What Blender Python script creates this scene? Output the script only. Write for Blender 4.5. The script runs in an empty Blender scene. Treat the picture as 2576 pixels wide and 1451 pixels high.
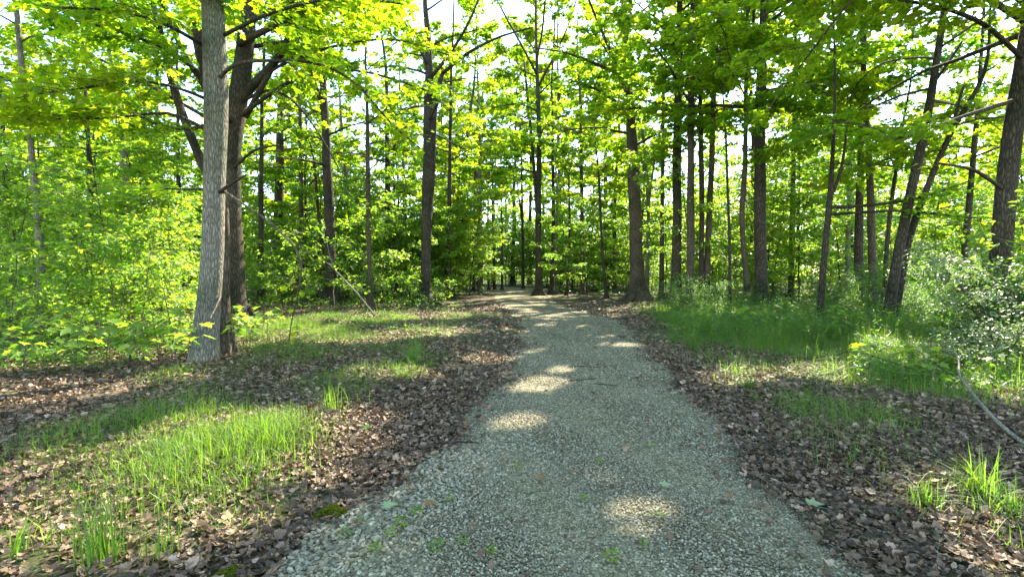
import bpy, math
import numpy as np
from mathutils import Vector

R = np.random.default_rng(11)
U = R.uniform
scene = bpy.context.scene
COL = scene.collection

# ------------------------------------------------------------------ camera
F, CX, CY, HOR, CAMH = 1288.0, 1288.0, 725.5, 688.0, 1.5
PITCH = math.atan((CY - HOR) / F)
CP, SP = math.cos(PITCH), math.sin(PITCH)
SUN_AZ, SUN_EL = math.radians(30), math.radians(43)
SUN = np.array([math.sin(SUN_AZ) * math.cos(SUN_EL), math.cos(SUN_AZ) * math.cos(SUN_EL), math.sin(SUN_EL)])


def ray(px, py):
    v = (CY - py) / F
    return (px - CX) / F, CP + v * SP, -SP + v * CP


def at(px, py, z=0.0):                      # survey: the ground point seen in a direction
    a, b, c = ray(px, py)
    t = (z - CAMH) / c
    return np.array([a * t, b * t, z])


def P(px, py, Y):                           # the point seen in a direction, Y metres ahead
    a, b, c = ray(px, py)
    t = Y / b
    return np.array([a * t, Y, CAMH + c * t])


cam = bpy.data.cameras.new("camera")
cam.sensor_width, cam.lens = 36.0, 18.0
cam.clip_start, cam.clip_end = 0.05, 2000
camo = bpy.data.objects.new("camera", cam)
COL.objects.link(camo)
camo.location = (0, 0, CAMH)
camo.rotation_euler = (math.pi / 2 - PITCH, 0, 0)
scene.camera = camo


# ------------------------------------------------------------------ mesh helper
class MB:
    def __init__(s):
        s.v, s.l, s.t, s.m, s.a, s.n = [], [], [], [], [], 0

    def add(s, verts, loops, totals, mat=0, tint=None):
        verts = np.asarray(verts, dtype=np.float32).reshape(-1, 3)
        loops = np.asarray(loops, dtype=np.int32).ravel()
        totals = np.asarray(totals, dtype=np.int32).ravel()
        s.v.append(verts)
        s.l.append(loops + s.n)
        s.t.append(totals)
        s.m.append(np.full(len(totals), mat, dtype=np.int32))
        s.a.append(np.full(len(verts), 0.5, dtype=np.float32) if tint is None else np.asarray(tint, dtype=np.float32))
        s.n += len(verts)

    def mesh(s, name, mats, loc=(0, 0, 0), smooth=False):
        me = bpy.data.meshes.new(name)
        v = np.concatenate(s.v) - np.asarray(loc, dtype=np.float32)
        l, t, m, a = np.concatenate(s.l), np.concatenate(s.t), np.concatenate(s.m), np.concatenate(s.a)
        me.vertices.add(len(v)); me.vertices.foreach_set("co", v.astype(np.float32).ravel())
        me.loops.add(len(l)); me.loops.foreach_set("vertex_index", l)
        me.polygons.add(len(t))
        st = np.zeros(len(t), dtype=np.int32); st[1:] = np.cumsum(t)[:-1]
        me.polygons.foreach_set("loop_start", st)
        me.polygons.foreach_set("loop_total", t)
        for mm in mats:
            me.materials.append(mm)
        me.polygons.foreach_set("material_index", m)
        me.polygons.foreach_set("use_smooth", np.full(len(t), smooth, dtype=bool))
        at_ = me.attributes.new("tint", 'FLOAT', 'POINT')
        at_.data.foreach_set("value", a)
        me.update(calc_edges=True)
        return me

    def build(s, name, mats, parent=None, loc=(0, 0, 0), smooth=False):
        me = s.mesh(name, mats, loc, smooth)
        o = bpy.data.objects.new(name, me)
        COL.objects.link(o)
        if parent is not None:
            o.parent = parent
        else:
            o.location = loc
        return o


def tag(o, label=None, cat=None, group=None, kind=None):
    if label: o["label"] = label
    if cat: o["category"] = cat
    if group: o["group"] = group
    if kind: o["kind"] = kind
    return o


def empty(name, loc):
    o = bpy.data.objects.new(name, None)
    o.empty_display_size = 0.2
    COL.objects.link(o)
    o.location = loc
    return o


def copy_tree(o, parent=None):
    c = o.copy()
    COL.objects.link(c)
    if parent is not None:
        c.parent = parent
    for ch in list(o.children):
        copy_tree(ch, c)
    return c


def tube(mb, pts, rad, sides=6, mat=0, tint=None, lump=0.0):
    pts = np.asarray(pts, float); n = len(pts)
    rad = np.broadcast_to(np.asarray(rad, float), (n,))
    tan = np.gradient(pts, axis=0)
    tan /= np.linalg.norm(tan, axis=1)[:, None] + 1e-9
    ref = np.array([1.0, 0, 0]) if abs(tan[:, 2].mean()) > 0.75 else np.array([0, 0, 1.0])
    a = np.cross(tan, ref); a /= np.linalg.norm(a, axis=1)[:, None] + 1e-9
    b = np.cross(tan, a)
    th = np.arange(sides) * 2 * math.pi / sides
    rr = rad[:, None] * np.ones((1, sides))
    if lump:
        z = pts[:, 2:3]
        ph = U(0, 6, 4)
        rr = rr * (1 + lump * (np.sin(2 * th[None] + ph[0] + z * .9) + .7 * np.sin(3 * th[None] + ph[1] - z * 1.7) + .6 * np.sin(z * 3.1 + ph[2] + th[None])))
    v = pts[:, None, :] + rr[:, :, None] * (np.cos(th)[None, :, None] * a[:, None, :] + np.sin(th)[None, :, None] * b[:, None, :])
    i = np.arange(n - 1)[:, None] * sides; j = np.arange(sides)[None]; j2 = (j + 1) % sides
    q = np.stack([i + j, i + j2, i + sides + j2, i + sides + j], -1).reshape(-1)
    loops = q; tot = [4] * ((n - 1) * sides)
    loops = np.concatenate([loops, np.arange(sides)[::-1], (n - 1) * sides + np.arange(sides)])
    tot = tot + [sides, sides]
    mb.add(v.reshape(-1, 3), loops, tot, mat, None if tint is None else np.full(n * sides, tint))


# leaf shapes: verts as (side, forward, up), faces as lists
def mirror(half):
    return half

L_QUAD = (np.array([[0, 0, 0], [.50, .46, .08], [0, 1, -.08], [-.50, .46, .08]], float), [[0, 1, 2, 3]])
L_OVAL = (np.array([[0, 0, 0], [.30, .28, .06], [.26, .68, .05], [0, 1, -.06], [-.26, .68, .05], [-.30, .28, .06]], float),
          [[0, 1, 2, 3], [0, 3, 4, 5]])
_h = [(.16, -.06), (.46, .02), (.30, .22), (.60, .52), (.27, .52), (.20, .72)]
L_MAPLE = (np.array([[0, 0, 0], [0, 1, -.10]] + [[x, y, .16 * x - .06 * y] for x, y in _h] + [[-x, y, .16 * x - .06 * y] for x, y in _h], float),
           [[0, 2, 3, 4, 5, 6, 7, 1], [1, 13, 12, 11, 10, 9, 8, 0]])
_d = [(.2, -.04), (.42, .08), (.36, .26), (.50, .50), (.33, .58), (.2, .80)]
L_CURL = (np.array([[0, 0, .05], [.26, .25, .16], [.22, .7, .12], [0, 1, .28], [-.24, .68, .2], [-.28, .25, .10], [0, .4, -.06]], float), [[6, 0, 1], [6, 1, 2], [6, 2, 3], [6, 3, 4], [6, 4, 5], [6, 5, 0]])
L_DEAD = (np.array([[0, 0, .0], [0, 1, .22], [0, .45, -.06]] + [[x, y, .42 * x * x * 2 + .05 * math.sin(9 * y)] for x, y in _d]
                   + [[-x, y, .5 * x * x * 1.2 + .07 * math.sin(7 * y + 1)] for x, y in _d], float),
          [[2, 0, 3], [2, 3, 4], [2, 4, 5], [2, 5, 6], [2, 6, 7], [2, 7, 8], [2, 8, 1], [2, 1, 14], [2, 14, 13], [2, 13, 12], [2, 12, 11], [2, 11, 10], [2, 10, 9], [2, 9, 0]])


def norm(a):
    return a / (np.linalg.norm(a, axis=-1, keepdims=True) + 1e-9)


def leaves(mb, pos, fwd, nrm, size, tpl, mat=0, tint=None):
    N = len(pos)
    if N == 0:
        return
    tv, tf = tpl
    fwd = norm(fwd)
    side = norm(np.cross(fwd, nrm)); up = np.cross(side, fwd)
    s = np.asarray(size)[:, None, None]
    v = pos[:, None] + s * (tv[None, :, 0:1] * side[:, None] + tv[None, :, 1:2] * fwd[:, None] + tv[None, :, 2:3] * up[:, None])
    k = len(tv)
    fl = np.concatenate([np.array(f) for f in tf]); tt = np.array([len(f) for f in tf])
    loops = (fl[None] + (np.arange(N) * k)[:, None]).ravel()
    tint = R.random(N) if tint is None else tint
    mb.add(v.reshape(-1, 3), loops, np.tile(tt, N), mat, np.repeat(tint, k))


# ------------------------------------------------------------------ materials
def newmat(name):
    m = bpy.data.materials.new(name); m.use_nodes = True
    nt = m.node_tree; nt.nodes.clear()
    return m, nt, nt.nodes.new, nt.links.new


def ramp(nt, fac, stops, interp='LINEAR'):
    r = nt.nodes.new("ShaderNodeValToRGB"); r.color_ramp.interpolation = interp
    e = r.color_ramp.elements
    while len(e) < len(stops):
        e.new(0.5)
    for x, (p, c) in zip(e, stops):
        x.position = p; x.color = (*c, 1)
    nt.links.new(fac, r.inputs[0])
    return r.outputs[0]


def leaf_mat(name, dif, tra, mixf=0.5, rough=0.5, spec=0.4):
    m, nt, N, L = newmat(name)
    a = N("ShaderNodeAttribute"); a.attribute_name = "tint"
    oi = N("ShaderNodeObjectInfo")
    ad = N("ShaderNodeMath"); ad.operation = 'MULTIPLY_ADD'; ad.inputs[1].default_value = 0.8
    L(a.outputs["Fac"], ad.inputs[0])
    sc = N("ShaderNodeMath"); sc.operation = 'MULTIPLY'; sc.inputs[1].default_value = 0.2
    L(oi.outputs["Random"], sc.inputs[0]); L(sc.outputs[0], ad.inputs[2])
    k = len(dif) - 1
    cd = ramp(nt, ad.outputs[0], [(i / k, c) for i, c in enumerate(dif)])
    ct = ramp(nt, ad.outputs[0], [(i / k, c) for i, c in enumerate(tra)])
    p = N("ShaderNodeBsdfPrincipled"); p.inputs["Roughness"].default_value = rough
    p.inputs["Specular IOR Level"].default_value = spec
    L(cd, p.inputs["Base Color"])
    t = N("ShaderNodeBsdfTranslucent"); L(ct, t.inputs[0])
    mx = N("ShaderNodeMixShader"); mx.inputs[0].default_value = mixf
    L(p.outputs[0], mx.inputs[1]); L(t.outputs[0], mx.inputs[2])
    o = N("ShaderNodeOutputMaterial"); L(mx.outputs[0], o.inputs[0])
    return m


M = {}
M['leaf'] = leaf_mat("maple_leaf", [(.034, .095, .007), (.055, .130, .009), (.095, .165, .010), (.145, .195, .012)],
                     [(.20, .46, .010), (.34, .57, .011), (.54, .64, .012), (.68, .70, .016)], .60)
M['leaf_young'] = leaf_mat("young_leaf", [(.045, .115, .014), (.065, .150, .018), (.10, .19, .022), (.15, .23, .03)],
                           [(.20, .46, .022), (.30, .54, .026), (.46, .62, .03), (.52, .63, .04)], .52)
M['leaf_dark'] = leaf_mat("shrub_leaf", [(.030, .085, .018), (.045, .11, .022), (.065, .14, .026), (.09, .17, .03)],
                          [(.12, .34, .02), (.17, .40, .02), (.22, .44, .03), (.32, .5, .03)], .45, .5, .3)
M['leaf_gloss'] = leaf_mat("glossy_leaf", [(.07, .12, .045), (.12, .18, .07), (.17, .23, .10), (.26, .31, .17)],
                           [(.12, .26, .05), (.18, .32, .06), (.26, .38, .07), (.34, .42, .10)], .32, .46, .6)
M['grass'] = leaf_mat("grass_blade", [(.24, .19, .09), (.045, .095, .014), (.062, .125, .016), (.085, .155, .020), (.12, .19, .026)],
                      [(.20, .15, .06), (.14, .34, .018), (.21, .42, .02), (.31, .49, .022), (.44, .55, .03)], .48, .45, .4)
M['dead'] = leaf_mat("dead_leaf", [(.030, .020, .010), (.125, .080, .042), (.30, .195, .112), (.60, .42, .27)],
                     [(.05, .03, .015), (.10, .06, .03), (.16, .10, .05), (.22, .15, .08)], .15, .6, .3)
M['moss'] = leaf_mat("moss_tuft", [(.06, .08, .006), (.10, .12, .008), (.14, .15, .012)], [(.1, .14, .01), (.14, .18, .01), (.2, .22, .01)], .3, .8, .1)
M['fallen'] = leaf_mat("fallen_green_leaf", [(.22, .27, .11), (.26, .31, .14)], [(.1, .2, .06), (.1, .2, .06)], .2, .6, .4)
M['orange'] = leaf_mat("orange_leaf", [(.17, .075, .025), (.26, .15, .04)], [(.2, .08, .01), (.3, .15, .02)], .2, .6, .3)


def bark_mat(name, lo, mid, hi, sx=16.0, sz=2.4, bump=0.9):
    m, nt, N, L = newmat(name)
    tc = N("ShaderNodeTexCoord"); mp = N("ShaderNodeMapping")
    mp.inputs["Scale"].default_value = (sx, sx, sz)
    L(tc.outputs["Object"], mp.inputs[0])
    n0 = N("ShaderNodeTexNoise"); n0.inputs["Scale"].default_value = 0.9; n0.inputs["Detail"].default_value = 3
    L(mp.outputs[0], n0.inputs["Vector"])
    va = N("ShaderNodeVectorMath"); va.operation = 'MULTIPLY_ADD'; va.inputs[1].default_value = (.9, .9, .9)
    L(n0.outputs["Color"], va.inputs[0]); L(mp.outputs[0], va.inputs[2])
    vo = N("ShaderNodeTexVoronoi"); vo.feature = 'DISTANCE_TO_EDGE'; vo.inputs["Scale"].default_value = 1.0
    L(va.outputs[0], vo.inputs["Vector"])
    n1 = N("ShaderNodeTexNoise"); n1.inputs["Scale"].default_value = 2.6; n1.inputs["Detail"].default_value = 6
    L(mp.outputs[0], n1.inputs["Vector"])
    h = N("ShaderNodeMath"); h.operation = 'MULTIPLY_ADD'; h.inputs[1].default_value = 1.5
    L(vo.outputs["Distance"], h.inputs[0])
    h2 = N("ShaderNodeMath"); h2.operation = 'MULTIPLY'; h2.inputs[1].default_value = .55
    L(n1.outputs[0], h2.inputs[0]); L(h2.outputs[0], h.inputs[2])
    col = ramp(nt, h.outputs[0], [(.22, lo), (.45, mid), (.95, hi)])
    # broad blotches: lichen and weather staining
    n2 = N("ShaderNodeTexNoise"); n2.inputs["Scale"].default_value = 1.3; n2.inputs["Detail"].default_value = 4
    L(tc.outputs["Object"], n2.inputs["Vector"])
    blo = ramp(nt, n2.outputs[0], [(.36, (.58, .64, .50)), (.5, (.95, .96, .9)), (.66, (1.22, 1.16, 1.06))])
    mu = N("ShaderNodeMix"); mu.data_type = 'RGBA'; mu.blend_type = 'MULTIPLY'; mu.inputs[0].default_value = 1
    L(col, mu.inputs[6]); L(blo, mu.inputs[7])
    p = N("ShaderNodeBsdfPrincipled"); p.inputs["Roughness"].default_value = .9
    p.inputs["Specular IOR Level"].default_value = .15
    L(mu.outputs[2], p.inputs["Base Color"])
    b = N("ShaderNodeBump"); b.inputs["Strength"].default_value = bump; b.inputs["Distance"].default_value = .03
    L(h.outputs[0], b.inputs["Height"]); L(b.outputs[0], p.inputs["Normal"])
    o = N("ShaderNodeOutputMaterial"); L(p.outputs[0], o.inputs[0])
    return m


M['bark_grey'] = bark_mat("grey_bark", (.060, .052, .038), (.185, .165, .128), (.32, .295, .235), 34, 7.5, 1.0)
M['bark_dark'] = bark_mat("dark_bark", (.020, .016, .011), (.056, .044, .031), (.115, .094, .068), 22, 5, .9)
M['bark_brown'] = bark_mat("brown_bark", (.032, .024, .016), (.085, .064, .044), (.145, .112, .08), 22, 5, .8)
M['bark_pale'] = bark_mat("pale_bark", (.075, .062, .046), (.17, .145, .112), (.28, .24, .185), 22, 5, .7)
M['twig'] = bark_mat("twig_bark", (.05, .04, .03), (.10, .08, .06), (.17, .14, .11), 20, 4, .4)
M['stick'] = bark_mat("dead_stick_bark", (.10, .085, .062), (.21, .185, .145), (.36, .32, .26), 30, 6, .5)


def stone_mat():
    m, nt, N, L = newmat("gravel_stone")
    a = N("ShaderNodeAttribute"); a.attribute_name = "tint"
    c = ramp(nt, a.outputs["Fac"], [(0, (.064, .053, .027)), (.3, (.172, .148, .080)), (.6, (.285, .250, .145)), (.85, (.45, .40, .255)), (1, (.32, .22, .115))])
    tc = N("ShaderNodeTexCoord"); n = N("ShaderNodeTexNoise"); n.inputs["Scale"].default_value = 90; n.inputs["Detail"].default_value = 3
    L(tc.outputs["Object"], n.inputs["Vector"])
    sp = ramp(nt, n.outputs[0], [(.3, (.75, .75, .75)), (.7, (1.1, 1.1, 1.1))])
    mu = N("ShaderNodeMix"); mu.data_type = 'RGBA'; mu.blend_type = 'MULTIPLY'; mu.inputs[0].default_value = 1
    L(c, mu.inputs[6]); L(sp, mu.inputs[7])
    p = N("ShaderNodeBsdfPrincipled"); p.inputs["Roughness"].default_value = .75; p.inputs["Specular IOR Level"].default_value = .3
    L(mu.outputs[2], p.inputs["Base Color"])
    o = N("ShaderNodeOutputMaterial"); L(p.outputs[0], o.inputs[0])
    return m


M['stone'] = stone_mat()


def path_mat():
    m, nt, N, L = newmat("gravel_bed")
    tc = N("ShaderNodeTexCoord")
    vo = N("ShaderNodeTexVoronoi"); vo.inputs["Scale"].default_value = 42
    L(tc.outputs["Object"], vo.inputs["Vector"])
    sep = N("ShaderNodeSeparateColor"); L(vo.outputs["Color"], sep.inputs[0])
    c = ramp(nt, sep.outputs[0], [(0, (.085, .072, .038)), (.4, (.178, .154, .085)), (1, (.29, .26, .16))])
    ve = N("ShaderNodeTexVoronoi"); ve.feature = 'DISTANCE_TO_EDGE'; ve.inputs["Scale"].default_value = 42
    L(tc.outputs["Object"], ve.inputs["Vector"])
    ed = ramp(nt, ve.outputs["Distance"], [(0, (.35, .33, .28)), (.18, (1, 1, 1))])
    n = N("ShaderNodeTexNoise"); n.inputs["Scale"].default_value = 1.6; n.inputs["Detail"].default_value = 5
    L(tc.outputs["Object"], n.inputs["Vector"])
    tone = ramp(nt, n.outputs[0], [(.36, (.86, .88, .74)), (.62, (1.08, 1.05, 1.0))])
    m1 = N("ShaderNodeMix"); m1.data_type = 'RGBA'; m1.blend_type = 'MULTIPLY'; m1.inputs[0].default_value = 1
    L(c, m1.inputs[6]); L(ed, m1.inputs[7])
    m2 = N("ShaderNodeMix"); m2.data_type = 'RGBA'; m2.blend_type = 'MULTIPLY'; m2.inputs[0].default_value = 1
    L(m1.outputs[2], m2.inputs[6]); L(tone, m2.inputs[7])
    p = N("ShaderNodeBsdfPrincipled"); p.inputs["Roughness"].default_value = .9; p.inputs["Specular IOR Level"].default_value = .2
    L(m2.outputs[2], p.inputs["Base Color"])
    b = N("ShaderNodeBump"); b.inputs["Strength"].default_value = .8; b.inputs["Distance"].default_value = .012
    L(ve.outputs["Distance"], b.inputs["Height"]); L(b.outputs[0], p.inputs["Normal"])
    o = N("ShaderNodeOutputMaterial"); L(p.outputs[0], o.inputs[0])
    return m


M['path'] = path_mat()


def ground_mat():
    m, nt, N, L = newmat("forest_floor")
    tc = N("ShaderNodeTexCoord")
    vo = N("ShaderNodeTexVoronoi"); vo.inputs["Scale"].default_value = 13
    n0 = N("ShaderNodeTexNoise"); n0.inputs["Scale"].default_value = 9; n0.inputs["Detail"].default_value = 4
    L(tc.outputs["Object"], n0.inputs["Vector"])
    va = N("ShaderNodeVectorMath"); va.operation = 'MULTIPLY_ADD'; va.inputs[1].default_value = (.12, .12, .12)
    L(n0.outputs["Color"], va.inputs[0]); L(tc.outputs["Object"], va.inputs[2]); L(va.outputs[0], vo.inputs["Vector"])
    sep = N("ShaderNodeSeparateColor"); L(vo.outputs["Color"], sep.inputs[0])
    c = ramp(nt, sep.outputs[0], [(0, (.022, .017, .010)), (.5, (.055, .041, .025)), (.8, (.11, .083, .05)), (1, (.18, .14, .09))])
    n = N("ShaderNodeTexNoise"); n.inputs["Scale"].default_value = .35; n.inputs["Detail"].default_value = 6
    L(tc.outputs["Object"], n.inputs["Vector"])
    g = ramp(nt, n.outputs[0], [(.46, (0, 0, 0)), (.62, (.7, .7, .7))])
    mx = N("ShaderNodeMix"); mx.data_type = 'RGBA'
    sx = N("ShaderNodeSeparateColor"); L(g, sx.inputs[0]); L(sx.outputs[0], mx.inputs[0])
    L(c, mx.inputs[6]); mx.inputs[7].default_value = (.055, .085, .018, 1)
    p = N("ShaderNodeBsdfPrincipled"); p.inputs["Roughness"].default_value = .95; p.inputs["Specular IOR Level"].default_value = .1
    L(mx.outputs[2], p.inputs["Base Color"])
    b = N("ShaderNodeBump"); b.inputs["Strength"].default_value = .7; b.inputs["Distance"].default_value = .04
    L(vo.outputs["Distance"], b.inputs["Height"]); L(b.outputs[0], p.inputs["Normal"])
    o = N("ShaderNodeOutputMaterial"); L(p.outputs[0], o.inputs[0])
    return m


M['ground'] = ground_mat()

# ------------------------------------------------------------------ path and ground
EDGE = [(1451, 640, 2190), (1300, 815, 2050), (1170, 985, 1930), (1100, 1110, 1865), (1000, 1215, 1755), (930, 1262, 1690),
        (880, 1292, 1642), (850, 1306, 1612), (820, 1306, 1588), (800, 1296, 1552), (785, 1280, 1478), (770, 1264, 1428),
        (755, 1250, 1398), (742, 1236, 1390), (733, 1215, 1392), (726, 1165, 1385)]
eL = np.array([at(l, y) for y, l, r in EDGE]); eR = np.array([at(r, y) for y, l, r in EDGE])
eY = eL[:, 1]
eY = np.concatenate([[-6], eY, [eY[-1] + 8]])
exL = np.concatenate([[eL[0, 0] - .3], eL[:, 0], [eL[-1, 0] - 6]]); exR = np.concatenate([[eR[0, 0] + .1], eR[:, 0], [eR[-1, 0] - 3]])


def edgeL(y): return np.interp(y, eY, exL) + .10 * np.sin(y * 1.9) + .05 * np.sin(y * 5.3 + 1)
def edgeR(y): return np.interp(y, eY, exR) + .08 * np.sin(y * 2.3 + 2) + .05 * np.sin(y * 6.1)


def path_in(x, y):                          # signed distance-ish, positive inside
    return np.where(np.asarray(y) > eY[-1], -5.0, np.minimum(x - edgeL(y), edgeR(y) - x))


def ground_z(x, y):
    z = .035 * np.sin(x * .9 + 1.3 * np.sin(y * .5)) * np.sin(y * .8 + .6) + .025 * np.sin(x * 2.3 + y * 1.7) + .10 * np.sin(x * .23 + 2) * np.sin(y * .17)
    d = path_in(x, y)
    k = np.clip(-d / 1.2, 0, 1)
    k = np.where(y > eY[-1], 1, k)
    return z * k - .03 * (1 - k)


gx = np.concatenate([-np.geomspace(40, 600, 16)[::-1], np.arange(-38, 38.1, .3), np.geomspace(40, 600, 16)])
gy = np.concatenate([[-60, -30, -15], np.arange(-8, 62, .3), np.geomspace(63, 900, 18)])
X, Y = np.meshgrid(gx, gy)
Z = ground_z(X, Y)
mb = MB()
nx, ny = len(gx), len(gy)
i = (np.arange(ny - 1)[:, None] * nx + np.arange(nx - 1)[None]).ravel()
mb.add(np.stack([X, Y, Z], -1).reshape(-1, 3), np.stack([i, i + 1, i + nx + 1, i + nx], -1).ravel(), np.full(len(i), 4))
g = mb.build("ground", [M['ground']], smooth=True)
tag(g, "brown leafy forest floor on both sides of the gravel path", kind="structure")

py_ = np.concatenate([np.arange(-6, 30, .2), np.arange(30, 60, .5)])
nu = 15
u = np.linspace(0, 1, nu)
PL, PR = edgeL(py_) - .06, edgeR(py_) + .06
PX = PL[:, None] + (PR - PL)[:, None] * u[None]
PY = np.repeat(py_[:, None], nu, 1)
crown_ = 1 - (2 * u - 1) ** 4
PZ = -.045 + .055 * crown_[None] + .006 * np.sin(PX * 5 + PY * 2) * crown_[None]
mb = MB()
i = (np.arange(len(py_) - 1)[:, None] * nu + np.arange(nu - 1)[None]).ravel()
mb.add(np.stack([PX, PY, PZ], -1).reshape(-1, 3), np.stack([i, i + 1, i + nu + 1, i + nu], -1).ravel(), np.full(len(i), 4))
g = mb.build("path", [M['path']], smooth=True)
tag(g, "pale grey gravel path winding into the woods", kind="structure")


def path_z(x, y):
    uu = np.clip((x - (edgeL(y) - .06)) / (edgeR(y) - edgeL(y) + .12), 0, 1)
    return -.045 + .055 * (1 - (2 * uu - 1) ** 4)


# ------------------------------------------------------------------ where the sun reaches the floor
LITPX = [(1360, 968, 62, 14), (1405, 930, 24, 7), (1290, 1062, 48, 8), (1600, 1290, 36, 14), (1560, 868, 44, 5),
         (1480, 822, 24, 4), (1375, 816, 20, 4), (1515, 845, 22, 3), (1350, 882, 16, 3), (1570, 790, 50, 5),
         (2075, 945, 80, 24), (2450, 1285, 150, 40), (2500, 1400, 60, 40),
         (760, 800, 240, 20), (930, 790, 130, 12), (640, 860, 120, 25), (1000, 855, 130, 14), (1210, 902, 70, 10), (880, 870, 90, 14),
         (560, 1120, 200, 46), (720, 1100, 70, 60), (430, 1150, 110, 40), (650, 1196, 190, 22), (850, 1130, 80, 14), (900, 1075, 60, 12), (150, 1385, 260, 48), (480, 1330, 110, 40), (60, 1300, 80, 50),
         (200, 985, 190, 22), (260, 855, 240, 26), (90, 920, 130, 30), (400, 880, 90, 26), (330, 800, 240, 20), (1000, 962, 110, 14),
         (2460, 800, 140, 60), (1780, 800, 60, 12), (2280, 900, 110, 18), (1870, 955, 60, 18), (1340, 742, 90, 12), (1250, 770, 60, 4), (1070, 800, 90, 5)]
LE = []
for px, py, rx, ry in LITPX:
    c = at(px, py); a, b = at(px, py + ry), at(px, py - ry)
    LE.append((c[0], (a[1] + b[1]) / 2, rx * c[1] / F, max((b[1] - a[1]) / 2, .20)))
LE += [(8.2, 7.0, 1.5, 2.0), (7.2, 5.9, 1.2, 1.4), (-6.5, 12.5, 1.4, 1.6), (-10.5, 13, 1.6, 1.8), (-3.2, 19, 2.4, 1.8), (3.2, 24, 2.0, .8)]
LE = np.array(LE) * [1, 1, 1.12, 1.12]
SHX = math.tan(SUN_AZ)


def lit(gx, gy, core=False, mg=0.0):
    out = np.zeros(len(gx), bool)
    wob = 1 + .28 * np.sin(gx * 7.3 + 1.1 * np.sin(gy * 5.1)) + .2 * np.sin(gy * 9.7 + gx * 3.1)
    for cx, cy, rx, ry in LE:
        if core and cy > 13: continue
        dy = gy - cy
        dx = gx - cx - .5 * SHX * dy
        out |= (dx / (rx + mg)) ** 2 + (dy / (ry + mg)) ** 2 < wob
    if core: return out
    nz = np.sin(gx * 2.3 + 2 * np.sin(gy * 1.1)) * np.sin(gy * 1.9 + 1.4 * np.sin(gx * 1.3)) + .5 * np.sin(gx * 5.1 + gy * 2.3) * np.sin(gy * 4.3 - gx * 1.8)
    out |= (gy > 18) & (nz > .30)
    out |= (gx < -4.5) & (gy > 8) & (nz > .30)
    return out


def shade_test(pos, core=False, mg=.11):    # True where a leaf would shade a sunlit patch of floor
    t = pos[:, 2] / SUN[2]
    return lit(pos[:, 0] - t * SUN[0], pos[:, 1] - t * SUN[1], core, mg)


# ------------------------------------------------------------------ trees
class Leafset:
    def __init__(s): s.p, s.f, s.t = [], [], []

    def spray(s, pts, dens, width, clump=None):
        """leaves in a flat spray along a twig"""
        pts = np.asarray(pts)
        seg = np.linalg.norm(np.diff(pts, axis=0), axis=1)
        L = seg.sum(); k = max(2, int(L * dens))
        tt = U(.12, 1.04, k) * (len(pts) - 1)
        i = np.clip(tt.astype(int), 0, len(pts) - 2); fr = (tt - i)[:, None]
        p = pts[i] * (1 - fr) + pts[i + 1] * fr
        d = norm(pts[i + 1] - pts[i])
        sd = np.cross(d, [0, 0, 1.0]); sd = norm(sd)
        sg = np.where(R.random(k) < .5, -1, 1)[:, None]
        off = (U(.02, 1, k) ** .8)[:, None] * width * (1.1 - .55 * (tt / (len(pts) - 1))[:, None])
        p = p + sd * sg * off + d * off * .5
        p[:, 2] += R.normal(0, .05, k) - .18 * off[:, 0] ** 1.5
        s.p.append(p); s.f.append(d * .7 + sd * sg * .8 + R.normal(0, .35, (k, 3)) + np.array([0, 0, -.25]))
        c = R.normal(0, .12) if clump is None else clump
        s.t.append(np.clip(R.beta(2, 2.4, k) + c, 0, 1))

    def emit(s, mb, size, tpl, carve=True, mat=0, flat=.35, thin=1.0):
        if not s.p:
            return 0
        p, f, t = np.concatenate(s.p), np.concatenate(s.f), np.concatenate(s.t)
        ok = p[:, 2] > .12
        if thin < 1: ok &= R.random(len(p)) < thin
        if carve: ok &= ~shade_test(p + norm(f) * size * .5)
        p, f, t = p[ok], f[ok], t[ok]
        n = np.array([0, 0, 1.0]) + R.normal(0, flat, (len(p), 3))
        leaves(mb, p, f, n, size * U(.7, 1.25, len(p)), tpl, mat, t)
        return len(p)


def grow(start, az, el, L, n=7, curl=-.05, wob=.10):
    pts = [np.array(start, float)]
    for k in range(n - 1):
        d = np.array([math.sin(az) * math.cos(el), math.cos(az) * math.cos(el), math.sin(el)])
        pts.append(pts[-1] + d * L / (n - 1))
        az += R.normal(0, wob * 1.3); el += curl + R.normal(0, wob)
    return np.array(pts)


CARVE_WOOD = True


def twigs(mb, ls, pts, r0, reach, count, dens, width, sides=4, t0=.2, wood=True, sub=0):
    pts = np.asarray(pts)
    cl = R.normal(0, .10)
    for k in range(count):
        t = t0 + (1 - t0) * (k + U(.1, .9)) / count
        x = t * (len(pts) - 1); i = min(int(x), len(pts) - 2)
        p = pts[i] + (pts[i + 1] - pts[i]) * (x - i)
        d = pts[i + 1] - pts[i]
        az = math.atan2(d[0], d[1]) + (1 if k % 2 else -1) * U(.5, 1.15)
        el = U(-.25, .35)
        L = reach * U(.6, 1.2) * (1.15 - .6 * t)
        tw = grow(p, az, el, L, 5, -.05, .12)
        if CARVE_WOOD and shade_test(tw, True, .0).sum() > 1: continue
        if wood:
            rr = max(.004, r0 * .28 * (1.1 - .6 * t))
            tube(mb, tw, np.linspace(rr, .003, 5), sides)
        for q in range(sub):
            j = 1 + q % 3
            w2 = grow(tw[j], az + (1 if q % 2 else -1) * U(.5, 1), U(-.3, .2), L * .45, 4, -.06, .1)
            if wood: tube(mb, w2, np.linspace(.0045, .002, 4), 3)
            ls.spray(w2, dens, width * .7, cl)
        ls.spray(tw, dens, width, cl + R.normal(0, .05))
    ls.spray(pts[len(pts) // 2:], dens, width, cl)


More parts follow.
